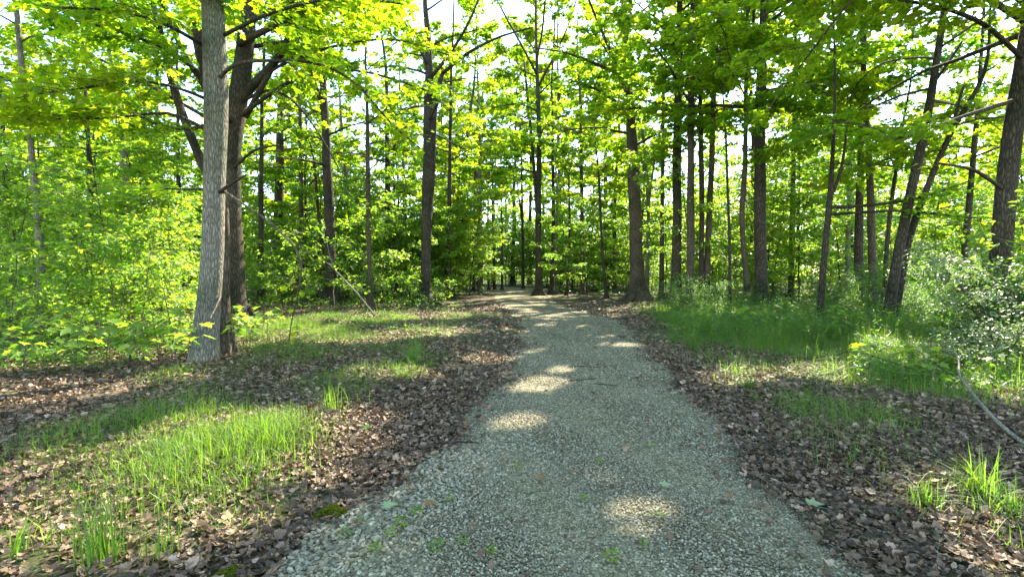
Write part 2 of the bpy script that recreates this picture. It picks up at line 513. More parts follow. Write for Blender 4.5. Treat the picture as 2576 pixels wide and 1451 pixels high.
def interp_line(line, n):
    line = np.asarray(line, float)
    z = np.concatenate([[0], np.cumsum(np.linalg.norm(np.diff(line[:, :3], axis=0), axis=1))])
    q = np.linspace(0, z[-1], n)
    raw = np.stack([np.interp(q, z, line[:, c]) for c in range(line.shape[1])], 1)
    for _ in range(2):                      # soften the corners
        raw[1:-1] = .25 * raw[:-2] + .5 * raw[1:-1] + .25 * raw[2:]
    return raw


LANDMARKS = []
SEG = 2.0


def traced_tree(label, depth, pts, H, h0, bark, nl=12, reach=4.2, dens=26, leaf=.135, lm=None, limbs=(), name="forest_tree",
                tpl=L_QUAD, carve=True, flare=.7, extra=(), crown_mat='leaf', sub=0, tw=9, spread=None, width=.32, split=True, sides=14):
    """pts: (px, py, width px) from the base up, seen depth metres ahead"""
    dens *= 2.2; nl = int(nl * 1.35); leaf *= 1.1 if depth < 18 else 1.18
    line = []
    for k, (px, py, w) in enumerate(pts):
        p = P(px, py, depth)
        line.append([*p, .45 * w * depth / F])
    line = np.array(line)
    base = line[0, :3].copy(); base[2] = ground_z(base[0], base[1]) - .06
    line[0, 2] = base[2]
    top = line[-1]
    if H > top[2] + .5:
        d = line[-1, :3] - line[-2, :3]; d /= max(d[2], .2); d[:2] = np.clip(d[:2], -.35, .35)
        n = 5
        q = top.copy(); r_ = top[3]
        for k in range(n):
            q = q.copy(); q[:3] += d * (H - top[2]) / n + np.array([R.normal(0, .12), R.normal(0, .12), 0])
            d[:2] *= .7
            q[3] = max(.012, r_ * (1 - (k + 1) / n * .93)); line = np.vstack([line, q])
    ln = interp_line(line, max(10, int(H * 2.2)))
    root = empty(name, base); tag(root, label, "tree")
    z = ln[:, 2] - base[2]
    zz = np.concatenate([[0, .08, .2, .38, .6], z[1:]]) ; zz = np.unique(np.sort(zz))
    tr = np.stack([np.interp(zz, z, ln[:, c]) for c in range(4)], 1)
    tr[:, 3] *= 1 + flare * np.exp(-zz / .28)
    mb = MB()
    tube(mb, tr[:, :3], tr[:, 3], sides, 0, lump=.035)
    if flare > .3:                          # root buttresses
        r = tr[0, 3]
        for k in range(5):
            a = k * 1.257 + U(-.3, .3)
            q = np.array([[math.sin(a) * r * s, math.cos(a) * r * s, hh] for s, hh in ((.45, .55), (.62, .28), (.95, .10), (1.5, -.03))]) + base
            tube(mb, q, np.array([.22, .26, .2, .06]) * r, 6)
    mb.build("trunk", [M[bark]], root, base, True)
    ls = Leafset()
    for e in limbs:                         # limbs placed by hand, a few added out of view for shade
        lp = np.array([[*P(px, py, depth + dz), .5 * w * depth / F] for px, py, w, dz in e['pts']])
        lp = interp_line(lp, e.get('n', 12))
        m2 = MB()
        tube(m2, lp[:, :3], lp[:, 3], 8, lump=.03)
        if e.get('tw', 8):
            twigs(m2, ls, lp[:, :3], e.get('r', .03), e.get('reach', 1.3), e.get('tw', 8), e.get('dens', dens / 2.2) * 1.8, e.get('width', width), 4, e.get('t0', .25), sub=e.get('sub', sub))
        m2.build("limb", [M[e.get('bark', bark)]], root, base, True)
    az = U(0, 6.28)
    for k in range(nl):
        f = (k + U(.1, .9)) / nl
        h = h0 + (H - h0) * f * .97
        p = np.array([np.interp(h, ln[:, 2], ln[:, c]) for c in range(4)])
        az += 2.4 + U(-.4, .4)
        if spread: az_ = spread + U(-.9, .9)
        else: az_ = az
        L = reach * (1.0 - .55 * f) * U(.75, 1.2)
        el = .15 + .55 * f + U(-.1, .2)
        r = min(p[3] * .42, .02 + .012 * L)
        lp = grow(p[:3], az_, el, L, 8, -.055, .09)
        for _ in range(6):                  # boughs keep clear of the sun gaps
            if shade_test(lp, True, .05).sum() < 2: break
            lp = grow(p[:3], az_ + U(-1.2, 1.2), el + U(-.25, .25), L, 8, -.055, .09)
        m2 = MB()
        tube(m2, lp, np.linspace(r, .008, 8), 6)
        twigs(m2, ls, lp, r, L * .34, tw, dens, width, 4, sub=sub)
        if split:
            m2.build("limb", [M['twig'] if r < .05 else M[bark]], root, base, True)
    mc = MB()
    n = ls.emit(mc, leaf, tpl, carve)
    if n:
        mc.build("crown", [M[crown_mat]], root, base)
    if lm: LANDMARKS.append((float(pts[0][0]), lm))
    return root


D = lambda px, py: at(px, py)[1]
T = traced_tree
# ---- left foreground pair
T("stout grey furrowed trunk rising from the grass at the left of the path", D(515, 925),
  [(513, 925, 76), (515, 880, 62), (522, 800, 58), (533, 690, 56), (538, 560, 54), (538, 460, 52), (540, 380, 57), (546, 300, 62), (546, 250, 66), (545, 150, 64), (536, 60, 58), (532, 0, 56)],
  15, 7, 'bark_grey', 11, 3.4, 18, .095, 'the stout grey trunk', flare=.16, sub=2, tpl=L_MAPLE, sides=20,
  limbs=[dict(pts=[(540, 210, 9, 0), (575, 168, 9, -.3), (610, 152, 8, -.5), (660, 155, 8, -.5), (700, 151, 7, -.6), (765, 152, 7, -.6), (830, 166, 6, -.6), (870, 190, 6, -.6), (905, 212, 5, -.5), (950, 275, 4, -.4), (1000, 330, 4, -.3), (1060, 375, 3, 0)], bark='bark_dark', n=20, tw=12, t0=.35, reach=.6, dens=20, width=.2),
         dict(pts=[(552, 478, 8, 0), (580, 486, 6, -.1), (604, 512, 5, -.2), (650, 538, 5, -.2), (682, 553, 5, -.2), (708, 590, 5, -.1), (716, 606, 4, -.1), (756, 620, 4, 0), (764, 655, 4, .1), (756, 700, 4, .3), (749, 751, 4, .5), (737, 790, 3, .9), (729, 820, 3, .9), (727, 858, 3, 1.0)], tw=6, r=.012, reach=.5, dens=3, width=.1, t0=.3, bark='twig', n=18),
         dict(pts=[(535, 474, 7, 0), (460, 477, 5, .2), (400, 474, 4, .5), (330, 478, 2, .9)], tw=3, reach=.4, dens=16, width=.15, bark='bark_dark'),
         dict(pts=[(530, 500, 9, 0), (590, 455, 8, -.2), (620, 440, 5, -.3)], tw=0, bark='bark_dark', n=6),
         dict(pts=[(520, 250, 9, 0), (440, 215, 7, -.3), (330, 200, 6, -.8), (200, 225, 4, -1.2), (60, 240, 3, -1.6)], tw=14, reach=.9, dens=18, width=.26, t0=.25, bark='bark_dark'),
         dict(pts=[(525, 330, 9, 0), (430, 275, 7, -.2), (330, 295, 6, -.5), (190, 300, 4, -.9), (60, 300, 3, -1.2)], tw=14, reach=.9, dens=20, width=.26, t0=.35, bark='bark_dark'),
         dict(pts=[(520, 120, 10, 0), (420, 60, 8, -.4), (300, 25, 6, -1), (150, 20, 4, -1.6)], tw=12, reach=1.0, dens=17, width=.26, bark='bark_dark'),
         dict(pts=[(560, 90, 10, 0), (680, 30, 8, -.6), (840, -10, 6, -1.2), (1010, 10, 4, -1.6)], tw=12, reach=1.0, dens=17, width=.26, bark='bark_dark'),
         dict(pts=[(555, 745, 5, 0), (535, 790, 4, -.35), (520, 815, 3, -.5)], tw=3, reach=.25, dens=40, width=.12, bark='twig', n=5)])
T("brown second stem leaning just behind the stout grey trunk", D(568, 905) + .15,
  [(567, 905, 48), (562, 850, 40), (558, 780, 30), (566, 700, 26), (572, 620, 22), (568, 520, 18), (556, 420, 16), (545, 330, 12)], 8, 5.5, 'bark_brown', 4, 2, 26, .10, None, flare=.35, sub=1, tpl=L_MAPLE)
# ---- dark forked tree
T("dark heavy trunk forking into many limbs behind the stout grey trunk", 16.5,
  [(594, 805, 62), (594, 775, 54), (590, 700, 50), (586, 600, 48), (583, 500, 46), (582, 400, 46), (590, 300, 52), (604, 230, 50), (614, 150, 46), (620, 80, 42), (628, 0, 38)],
  21, 9, 'bark_dark', 13, 5, 38, .12, 'the dark forked trunk', sub=1, tw=11,
  limbs=[dict(pts=[(575, 530, 24, 0), (540, 470, 24, .2), (508, 420, 23, .3), (480, 340, 22, .4), (440, 240, 20, .5), (410, 100, 17, .6), (380, 0, 15, .7), (350, -110, 10, .9)], tw=12, t0=.4, r=.05, reach=1.8, n=16),
         dict(pts=[(582, 330, 30, 0), (545, 250, 30, 0), (508, 160, 29, 0), (490, 60, 27, 0), (478, -60, 22, 0), (470, -200, 14, 0)], tw=9, t0=.5, r=.05, reach=1.8),
         dict(pts=[(570, 300, 16, -.2), (500, 200, 14, -.5), (460, 130, 12, -.7), (420, 50, 10, -1), (395, -40, 8, -1.2)], tw=8, t0=.3, r=.04, reach=1.4),
         dict(pts=[(600, 260, 22, -.1), (650, 195, 20, -.4), (690, 165, 18, -.6), (725, 110, 15, -.8), (760, 40, 12, -1), (800, -50, 8, -1)], tw=10, t0=.35, r=.04, reach=1.8),
         dict(pts=[(618, 295, 14, -.1), (650, 235, 14, -.4), (680, 180, 13, -.5), (720, 110, 11, -.6), (745, 30, 9, -.8), (760, -60, 6, -1)], tw=8, t0=.4, r=.03, reach=1.5),
         dict(pts=[(600, 110, 16, -.3), (680, 70, 14, -.9), (770, 30, 12, -1.5), (815, 0, 10, -1.8), (880, -50, 7, -2)], tw=10, t0=.3, r=.04, reach=1.6),
         dict(pts=[(630, 215, 8, -.2), (720, 150, 7, -.8), (860, 110, 6, -1.4), (1000, 90, 4, -2), (1130, 140, 3, -2.4)], tw=12, t0=.2, r=.025, reach=1.5),
         dict(pts=[(620, 250, 8, -.2), (680, 215, 7, -.4), (740, 250, 6, -.6), (800, 330, 5, -.8), (850, 420, 3, -1)], tw=11, t0=.2, r=.02, reach=1.2),
         dict(pts=[(575, 250, 12, -.2), (440, 130, 9, -1), (280, 70, 6, -2), (120, 40, 3, -3)], tw=16, t0=.2, r=.03, reach=2.0, dens=30),
         dict(pts=[(580, 330, 11, .2), (420, 240, 8, 1), (260, 150, 6, 2), (80, 90, 3, 3)], tw=16, t0=.3, r=.03, reach=2.2, dens=30),
         dict(pts=[(622, 120, 12, .2), (760, 100, 9, .8), (900, 40, 6, 1.5), (1040, -10, 3, 2)], tw=16, t0=.2, r=.03, reach=2.0, dens=30),
         dict(pts=[(622, 60, 10, -.2), (700, 10, 8, -1), (830, -10, 6, -2), (980, 60, 3, -3)], tw=16, t0=.2, r=.03, reach=1.8, dens=28),
         dict(pts=[(608, 290, 11, -.2), (740, 190, 8, -1), (900, 170, 6, -2), (1080, 230, 3, -3)], tw=16, t0=.2, r=.03, reach=1.8, dens=26),
         dict(pts=[(590, 420, 8, -.2), (640, 375, 6, -.8), (700, 365, 4, -1.4)], tw=8, t0=.2, r=.02, reach=1.0),
         dict(pts=[(585, 300, 12, -.3), (470, 330, 9, -1), (400, 320, 7, -1.6), (290, 260, 5, -2.2), (180, 300, 3, -2.6)], tw=12, t0=.25, r=.03, reach=1.5)])
# ---- left woods
T("pale sun-dappled slender trunk at the far left edge", 17,
  [(108, 755, 24), (104, 690, 20), (100, 600, 19), (90, 480, 17), (82, 420, 16), (75, 330, 14), (60, 220, 14), (48, 100, 13), (40, 0, 11)], 17, 7, 'bark_pale', 10, 4, 24, .14, 'the pale dappled trunk')
T("thin grey trunk leaning left between the pale and the stout grey trunks", 22,
  [(338, 735, 20), (334, 620, 18), (320, 480, 16), (312, 400, 15), (308, 330, 14), (300, 270, 12), (288, 200, 10)], 16, 6.5, 'bark_grey', 9, 3.6, 22, .15, 'the thin grey leaning trunk')
T("slim dark trunk half hidden in leaves left of the stout grey trunk", 26,
  [(455, 745, 16), (452, 600, 14), (450, 480, 12), (446, 380, 10)], 17, 6, 'bark_dark', 9, 3.6, 22, .16)
T("faint slim trunk in the leafy thicket near the left edge", 27, [(165, 745, 15), (158, 600, 13), (150, 440, 11), (148, 330, 9)], 17, 6, 'bark_grey', 9, 3.6, 22, .16)
# ---- between the grey trunk and the path
T("mid-brown trunk with mossy base right of the dark forked trunk", D(708, 745),
  [(708, 742, 34), (703, 690, 28), (700, 620, 27), (699, 560, 26), (703, 480, 25), (704, 400, 22), (704, 330, 19), (706, 260, 16)], 19, 7, 'bark_brown', 11, 4.4, 22, .16, 'the mossy brown trunk')
T("dark rough trunk with thin stem beside it, left of the dead stick", D(830, 764),
  [(829, 764, 38), (830, 700, 30), (832, 620, 29), (828, 520, 27), (823, 430, 25), (820, 330, 22), (814, 230, 19), (810, 120, 17), (805, 20, 15)], 20, 6.5, 'bark_dark', 12, 4.4, 24, .15, 'the dark rough trunk',
  limbs=[dict(pts=[(818, 300, 12, 0), (800, 230, 10, -.2), (775, 170, 8, -.4), (760, 120, 5, -.6)], tw=6, r=.03, reach=1.4)])
T("thin crooked stem hugging the left side of the dark rough trunk", D(812, 757), [(816, 757, 10), (810, 640, 9), (803, 560, 9), (797, 490, 8), (790, 400, 6)], 9, 4.5, 'bark_dark', 6, 2.4, 24, .14)
T("straight reddish slender trunk standing left of the dark shadow by the path", D(931, 776),
  [(931, 776, 18), (930, 720, 13), (929, 640, 13), (926, 500, 13), (925, 400, 12), (925, 300, 10), (921, 210, 8), (919, 140, 6)], 13, 5.5, 'bark_brown', 9, 3.4, 26, .14, 'the straight reddish trunk',
  limbs=[dict(pts=[(925, 250, 6, 0), (900, 200, 5, -.2), (860, 175, 4, -.4)], tw=4, r=.02, reach=1), dict(pts=[(925, 310, 5, 0), (960, 285, 4, -.3), (985, 260, 3, -.4)], tw=4, r=.02, reach=.9)])
T("dark trunk ending in foliage between the reddish and the twisted trunks", 33, [(978, 742, 18), (977, 600, 16), (976, 480, 15), (974, 380, 13), (974, 300, 12)], 20, 8, 'bark_dark', 11, 4.4, 20, .17)
T("slim pale trunk far back, just left of the twisted trunk", 40, [(1020, 735, 11), (1018, 600, 10), (1016, 450, 9), (1012, 330, 8)], 20, 8, 'bark_grey', 10, 4, 18, .19)
T("faint grey trunk far behind the straight reddish trunk", 40, [(878, 735, 17), (876, 600, 15), (872, 480, 13)], 20, 8, 'bark_grey', 10, 4, 18, .19)
T("thick twisted double trunk with a broken fork, left of the path bend", D(1070, 763),
  [(1070, 763, 40), (1071, 700, 28), (1072, 620, 28), (1074, 540, 30), (1077, 480, 33), (1080, 420, 35), (1080, 340, 33), (1078, 260, 28), (1080, 190, 24), (1079, 150, 20)], 19, 8, 'bark_dark', 11, 4.6, 24, .15, 'the twisted trunk',
  limbs=[dict(pts=[(1085, 430, 18, -.1), (1090, 340, 16, -.2), (1092, 270, 15, -.2), (1102, 220, 13, -.2), (1115, 183, 11, -.2)], tw=0, r=.02),
         dict(pts=[(1080, 200, 10, 0), (1130, 140, 8, -.6), (1180, 60, 6, -1), (1210, -20, 4, -1.2)], tw=14, r=.03, reach=2.0),
         dict(pts=[(1112, 186, 9, -.2), (1180, 130, 7, -1.5), (1260, 90, 5, -3), (1340, 70, 3, -4)], tw=14, r=.03, reach=1.8),
         dict(pts=[(1079, 170, 10, 0), (1040, 90, 7, -1), (990, 20, 5, -2), (950, -60, 3, -2.5)], tw=12, r=.03, reach=1.8)])
# ---- by the bend
T("slender trunk with orange sunlit foot left of the path's end", D(1161, 732), [(1161, 732, 16), (1162, 650, 13), (1165, 560, 12), (1170, 470, 11), (1173, 370, 10), (1180, 290, 8)], 25, 8, 'bark_brown', 14, 4.4, 24, .17, 'the orange-footed trunk')
T("pale slender trunk with upswept branches at the path's vanishing end", D(1209, 731), [(1209, 731, 14), (1210, 640, 13), (1208, 540, 12), (1206, 450, 10), (1208, 370, 9), (1208, 290, 7)], 24, 7, 'bark_pale', 13, 4.4, 24, .17, 'the pale upswept trunk',
  limbs=[dict(pts=[(1209, 470, 5, 0), (1230, 430, 4, -.3), (1255, 385, 3, -.6), (1270, 340, 3, -.9)], tw=4, r=.02, reach=1)])
T("thin dark trunk left of the pale upswept trunk", 46, [(1191, 728, 8), (1192, 600, 7), (1194, 480, 6)], 18, 8, 'bark_dark', 9, 3.6, 18, .18)
T("thin stem in the bright clearing right of the pale upswept trunk", 47, [(1230, 727, 7), (1226, 620, 6), (1228, 520, 5)], 16, 8, 'bark_brown', 8, 3.4, 18, .18)
T("second thin stem in the bright clearing beyond the path's end", 48, [(1244, 726, 7), (1243, 620, 6), (1238, 520, 5)], 16, 9, 'bark_dark', 8, 3.4, 18, .18)
T("reddish thin stem standing at the far edge of the path's end", 46, [(1263, 727, 7), (1264, 640, 6), (1262, 560, 5)], 15, 8, 'bark_brown', 8, 3.4, 18, .18)
T("slim trunk beyond the bend with a leaning side stem", 50, [(1316, 725, 8), (1316, 640, 8), (1314, 540, 7), (1312, 440, 6)], 20, 9, 'bark_dark', 9, 3.8, 18, .19,
  limbs=[dict(pts=[(1314, 560, 5, 0), (1305, 490, 4, 0), (1295, 410, 4, 0)], tw=3, r=.02, reach=1)])
T("dark tall trunk with side stem standing on the right edge of the bend", D(1356, 743),
  [(1356, 743, 26), (1355, 700, 18), (1354, 620, 17), (1354, 520, 17), (1356, 420, 15), (1356, 330, 13), (1354, 250, 11), (1350, 150, 9)], 27, 8, 'bark_dark', 18, 5.0, 34, .18, 'the dark tall trunk at the bend',
  limbs=[dict(pts=[(1352, 560, 9, 0), (1347, 470, 9, 0), (1340, 380, 8, 0), (1332, 290, 7, 0), (1326, 230, 6, 0), (1318, 150, 4, 0)], tw=6, t0=.5, r=.03, reach=1.6),
         dict(pts=[(1356, 350, 5, 0), (1372, 310, 4, 0), (1385, 270, 3, 0)], tw=4, r=.02, reach=1),
         dict(pts=[(1353, 220, 6, 0), (1390, 150, 5, -1), (1425, 80, 4, -2), (1450, 0, 3, -3)], tw=14, r=.03, reach=2.4),
         dict(pts=[(1352, 190, 6, 0), (1310, 110, 5, -1), (1270, 40, 4, -2), (1235, -30, 3, -3)], tw=14, r=.03, reach=2.4),
         dict(pts=[(1350, 150, 6, 0), (1365, 80, 5, -1), (1370, 10, 4, -2), (1380, -60, 3, -3)], tw=14, r=.03, reach=2.6)])
T("dark trunk with a lit orange stem beside it, right of the bend", D(1388, 741), [(1388, 741, 15), (1389, 680, 12), (1392, 600, 11), (1392, 500, 10), (1391, 410, 9), (1390, 300, 7)], 25, 7, 'bark_dark', 13, 4.4, 24, .17)
T("orange sunlit stem just right of a dark trunk at the bend", 44, [(1399, 736, 9), (1399, 640, 8), (1400, 560, 7), (1402, 470, 6)], 18, 8, 'bark_pale', 8, 3.4, 18, .18)
T("thin wiry dark stem right of the path bend", D(1425, 742), [(1425, 742, 7), (1430, 680, 6), (1433, 600, 6), (1433, 520, 5), (1430, 440, 4)], 11, 6, 'bark_dark', 7, 2.8, 22, .16)
T("crooked thin dark stem leaning in beside the leaf bank right of the path", D(1525, 752), [(1526, 752, 9), (1520, 690, 8), (1513, 600, 7), (1510, 520, 7), (1506, 430, 6), (1500, 380, 4)], 11, 6, 'bark_dark', 8, 2.8, 24, .16, 'the crooked thin stem')
T("deep grey trunk in the sky gap left of the broad trunk", 42, [(1545, 730, 11), (1546, 600, 10), (1547, 500, 9), (1549, 430, 8)], 19, 9, 'bark_dark', 8, 3.4, 16, .18)
T("broad straight dark trunk at the right edge of the path", D(1606, 757),
  [(1606, 757, 52), (1603, 700, 38), (1600, 620, 36), (1597, 500, 34), (1592, 400, 32), (1588, 320, 28), (1584, 240, 20), (1578, 160, 17), (1571, 60, 15), (1567, 0, 13)], 22, 8, 'bark_brown', 13, 4.8, 24, .15, 'the broad trunk',
  limbs=[dict(pts=[(1586, 250, 9, 0), (1545, 150, 8, -1), (1505, 60, 6, -2), (1470, -30, 4, -3)], tw=14, r=.03, reach=1.9),
         dict(pts=[(1582, 200, 9, 0), (1500, 160, 7, -2), (1420, 130, 5, -4), (1340, 120, 3, -6)], tw=14, r=.03, reach=1.7),
         dict(pts=[(1590, 300, 9, 0), (1560, 265, 8, -.6), (1520, 235, 7, -1.2), (1480, 215, 5, -1.8), (1440, 205, 3, -2.2)], tw=12, r=.03, reach=1.5),
         dict(pts=[(1586, 260, 7, 0), (1530, 130, 6, -.6), (1490, 80, 4, -1)], tw=6, r=.03, reach=1.4)])
T("thin forked stem clump hugging the right side of the broad trunk", D(1626, 752), [(1626, 752, 12), (1628, 660, 10), (1632, 560, 10), (1628, 470, 9), (1622, 380, 8), (1614, 310, 6)], 12, 5, 'bark_grey', 8, 2.8, 24, .15,
  limbs=[dict(pts=[(1630, 520, 7, 0), (1640, 450, 6, 0), (1652, 370, 5, 0), (1668, 300, 4, 0)], tw=5, r=.02, reach=1.1)])
# ---- right group
T("dark straight trunk with flared foot, first right of the broad trunk", 24,
  [(1698, 762, 36), (1701, 720, 28), (1702, 640, 26), (1704, 520, 25), (1702, 440, 24), (1704, 330, 22), (1707, 200, 19), (1709, 80, 17), (1711, 0, 15)], 22, 8.5, 'bark_dark', 15, 6.0, 26, .15, 'the dark flared trunk')
T("brown straight trunk second right of the broad trunk", 22, [(1735, 772, 24), (1736, 700, 21), (1738, 600, 20), (1737, 480, 20), (1738, 380, 18), (1739, 280, 17), (1738, 160, 15), (1737, 60, 13)], 20, 8, 'bark_brown', 13, 5.6, 26, .15)
T("slimmer dark trunk third right of the broad trunk", 23, [(1764, 768, 16), (1764, 680, 14), (1766, 560, 14), (1765, 450, 14), (1763, 340, 12), (1762, 250, 11), (1757, 120, 9), (1754, 20, 8)], 19, 8, 'bark_dark', 10, 4.2, 24, .15)
T("slightly leaning dark trunk fourth right of the broad trunk", 23, [(1776, 768, 18), (1780, 640, 16), (1786, 500, 16), (1791, 400, 16), (1793, 300, 14), (1797, 200, 13), (1806, 60, 11)], 20, 8, 'bark_brown', 11, 4.2, 24, .15)
T("thin wavering stem between the leaning dark and the sinuous trunks", 20, [(1836, 780, 9), (1836, 640, 8), (1834, 560, 8), (1830, 480, 7), (1828, 370, 6), (1822, 290, 5), (1819, 220, 4)], 11, 6.5, 'bark_dark', 7, 3, 24, .14)
T("sinuous trunk bulging left beside the straight black trunk", 20, [(1882, 780, 17), (1880, 720, 15), (1872, 640, 14), (1866, 570, 14), (1864, 530, 15), (1871, 480, 14), (1875, 400, 13), (1876, 300, 12), (1877, 200, 11), (1879, 60, 9)], 17, 7, 'bark_brown', 13, 5.6, 26, .14, 'the sinuous trunk')
T("tall straight black trunk, thickest of the right-hand group", 20,
  [(1916, 785, 42), (1915, 740, 36), (1913, 640, 31), (1912, 520, 30), (1912, 400, 29), (1913, 300, 27), (1915, 255, 31), (1916, 160, 24), (1921, 60, 21), (1923, 0, 20)], 21, 7.5, 'bark_dark', 17, 6.8, 28, .14, 'the straight black trunk',
  limbs=[dict(pts=[(1916, 295, 9, 0), (1960, 265, 7, -.3), (2010, 215, 6, -.7), (2080, 140, 5, -1.1), (2170, 50, 4, -1.6)], tw=12, r=.03, reach=1.4),
         dict(pts=[(1918, 65, 10, 0), (1950, 45, 8, -.3), (2000, 5, 6, -.6), (2060, -50, 4, -1)], tw=9, r=.03, reach=1.4)])
T("brown trunk standing close behind the straight black trunk", 28, [(1893, 755, 16), (1894, 640, 15), (1895, 500, 14), (1896, 380, 13)], 19, 8, 'bark_brown', 9, 4, 22, .16)
T("slender forked trunk with a level branch, right of the black trunk", 16,
  [(2062, 800, 18), (2066, 740, 17), (2074, 640, 16), (2082, 560, 16), (2088, 500, 16), (2093, 420, 11), (2098, 330, 9), (2101, 250, 7), (2100, 150, 6), (2098, 80, 5)], 14.5, 4.6, 'bark_dark', 15, 4.4, 30, .12, 'the slender forked trunk',
  limbs=[dict(pts=[(2088, 495, 11, 0), (2104, 465, 9, 0), (2116, 430, 8, 0), (2125, 375, 6, 0), (2130, 320, 4, 0)], tw=6, r=.03, reach=1.0),
         dict(pts=[(2085, 522, 9, 0), (2150, 520, 8, -.4), (2230, 512, 7, -.8), (2300, 502, 6, -1), (2370, 480, 5, -1.3), (2440, 455, 3, -1.6)], tw=9, r=.03, reach=.8, dens=22, t0=.35),
         dict(pts=[(2083, 540, 7, 0), (2160, 535, 6, -.5), (2260, 528, 6, -1), (2370, 540, 5, -1.4), (2470, 550, 3, -1.8)], tw=7, r=.03, reach=.8, dens=20, t0=.4)])
T("dark trunk left of a close pair in the right-hand shrubs", 21, [(2158, 765, 24), (2161, 570, 21), (2163, 470, 19), (2166, 380, 17), (2168, 280, 14), (2170, 170, 12)], 18, 6.5, 'bark_dark', 11, 4, 24, .14)
T("dark trunk right of a close pair in the right-hand shrubs", 20, [(2196, 780, 22), (2193, 590, 19), (2190, 500, 18), (2186, 400, 15), (2180, 300, 13), (2174, 170, 11)], 18, 6.5, 'bark_brown', 11, 4, 24, .14, 'the close dark pair')
T("thin stem tilting right between the close pair and the leaning trunk", 19, [(2222, 780, 12), (2232, 600, 11), (2243, 500, 10), (2256, 420, 9), (2266, 350, 7)], 12, 5.5, 'bark_dark', 8, 3, 26, .13)
T("dark trunk leaning right out of the shrubs toward the top corner", 15,
  [(2230, 790, 28), (2262, 620, 26), (2285, 510, 25), (2302, 440, 23), (2322, 350, 22), (2335, 280, 20), (2352, 180, 18), (2365, 100, 17), (2380, 0, 15)], 17, 6, 'bark_dark', 13, 5.4, 28, .12, 'the leaning dark trunk', sub=1,
  limbs=[dict(pts=[(2348, 210, 8, 0), (2385, 160, 7, -.2), (2420, 105, 5, -.4)], tw=6, r=.03, reach=1)])
T("second leaning stem forking right, behind the leaning dark trunk", 15.5,
  [(2245, 790, 22), (2285, 600, 19), (2320, 500, 17), (2350, 430, 15), (2375, 370, 14), (2400, 310, 13), (2440, 260, 12), (2475, 200, 10), (2490, 140, 8)], 12, 5, 'bark_dark', 9, 3.4, 28, .12, None, sub=1,
  limbs=[dict(pts=[(2398, 315, 8, 0), (2410, 260, 7, 0), (2425, 215, 5, 0)], tw=4, r=.02, reach=.9)])
T("thick dark trunk at the right edge above the pale-leaved bush", 11,
  [(2500, 845, 52), (2520, 600, 48), (2530, 480, 46), (2545, 350, 44), (2562, 240, 42), (2580, 120, 40), (2598, 0, 36)], 18, 6.5, 'bark_dark', 18, 7.2, 38, .12, 'the thick right-edge trunk', sub=1, tw=10,
  limbs=[dict(pts=[(2585, 60, 16, 0), (2400, -60, 13, 0), (2150, -120, 10, -.2), (1900, -140, 7, -.4), (1700, -125, 4, -.6)], tw=24, r=.04, reach=1.9, dens=34, t0=.2),  # unseen bough added above the frame to shade the near path
         dict(pts=[(2590, 20, 14, 0), (2400, -130, 12, -1), (2180, -220, 9, -1.6), (1960, -270, 6, -2), (1800, -280, 4, -2.4)], tw=22, r=.04, reach=1.9, dens=34, t0=.25),  # higher unseen bough, added for the same shade
         dict(pts=[(2560, 250, 12, 0), (2480, 275, 10, -.5), (2400, 300, 8, -.9), (2320, 335, 6, -1.3), (2250, 350, 4, -1.6)], tw=12, r=.03, reach=.9, dens=30),
         dict(pts=[(2575, 150, 12, 0), (2480, 60, 10, -.8), (2380, 20, 8, -1.5), (2260, 0, 5, -2.2)], tw=12, r=.03, reach=1.2, dens=30),
         dict(pts=[(2530, 480, 10, 0), (2450, 425, 8, -.5), (2360, 410, 5, -1)], tw=10, r=.03, reach=.9, dens=30)])

# further slim trunks of the middle row
for px, by, dep, H, h0, w, lean, bk, lab in (
        (28, 760, 23, 19, 6, 15, -25, 'bark_dark', "slim dark trunk partly cut by the left edge, behind the seedlings"),
        (236, 755, 25, 20, 7, 14, -18, 'bark_dark', "slim straight trunk midway between the pale dappled and thin grey trunks"),
        (402, 748, 28, 21, 7, 15, -8, 'bark_grey', "grey slim trunk just left of the leaning limb of the forked tree"),
        (655, 752, 26, 20, 7, 14, 4, 'bark_dark', "slim dark trunk between the forked tree and the mossy brown trunk"),
        (760, 748, 29, 21, 7, 13, -6, 'bark_brown', "slim brown trunk behind the hanging dead limb"),
        (1128, 742, 32, 22, 7, 12, 6, 'bark_dark', "slim dark trunk right behind the twisted trunk"),
        (1466, 738, 36, 23, 7, 11, -6, 'bark_brown', "slim brown trunk between the wiry and the crooked stems"),
        (1664, 752, 27, 21, 7, 12, 5, 'bark_dark', "slim dark trunk in the gap between the broad and the flared trunks"),
        (1990, 752, 26, 20, 6.5, 14, 10, 'bark_dark', "slim dark trunk between the black and the slender forked trunks"),
        (2130, 752, 27, 20, 6.5, 12, 14, 'bark_grey', "slim grey trunk seen behind the slender forked trunk's level branch"),
        (2420, 770, 22, 19, 6, 17, 40, 'bark_dark', "slim trunk tilting right above the glossy bush")):
    T(lab, dep, [(px, by, w * 1.2), (px + lean * .25, by - 160, w), (px + lean * .6, by - 330, w * .85), (px + lean, by - 500, w * .65)], H, h0, bk, 13, 4.8, 26, .145)

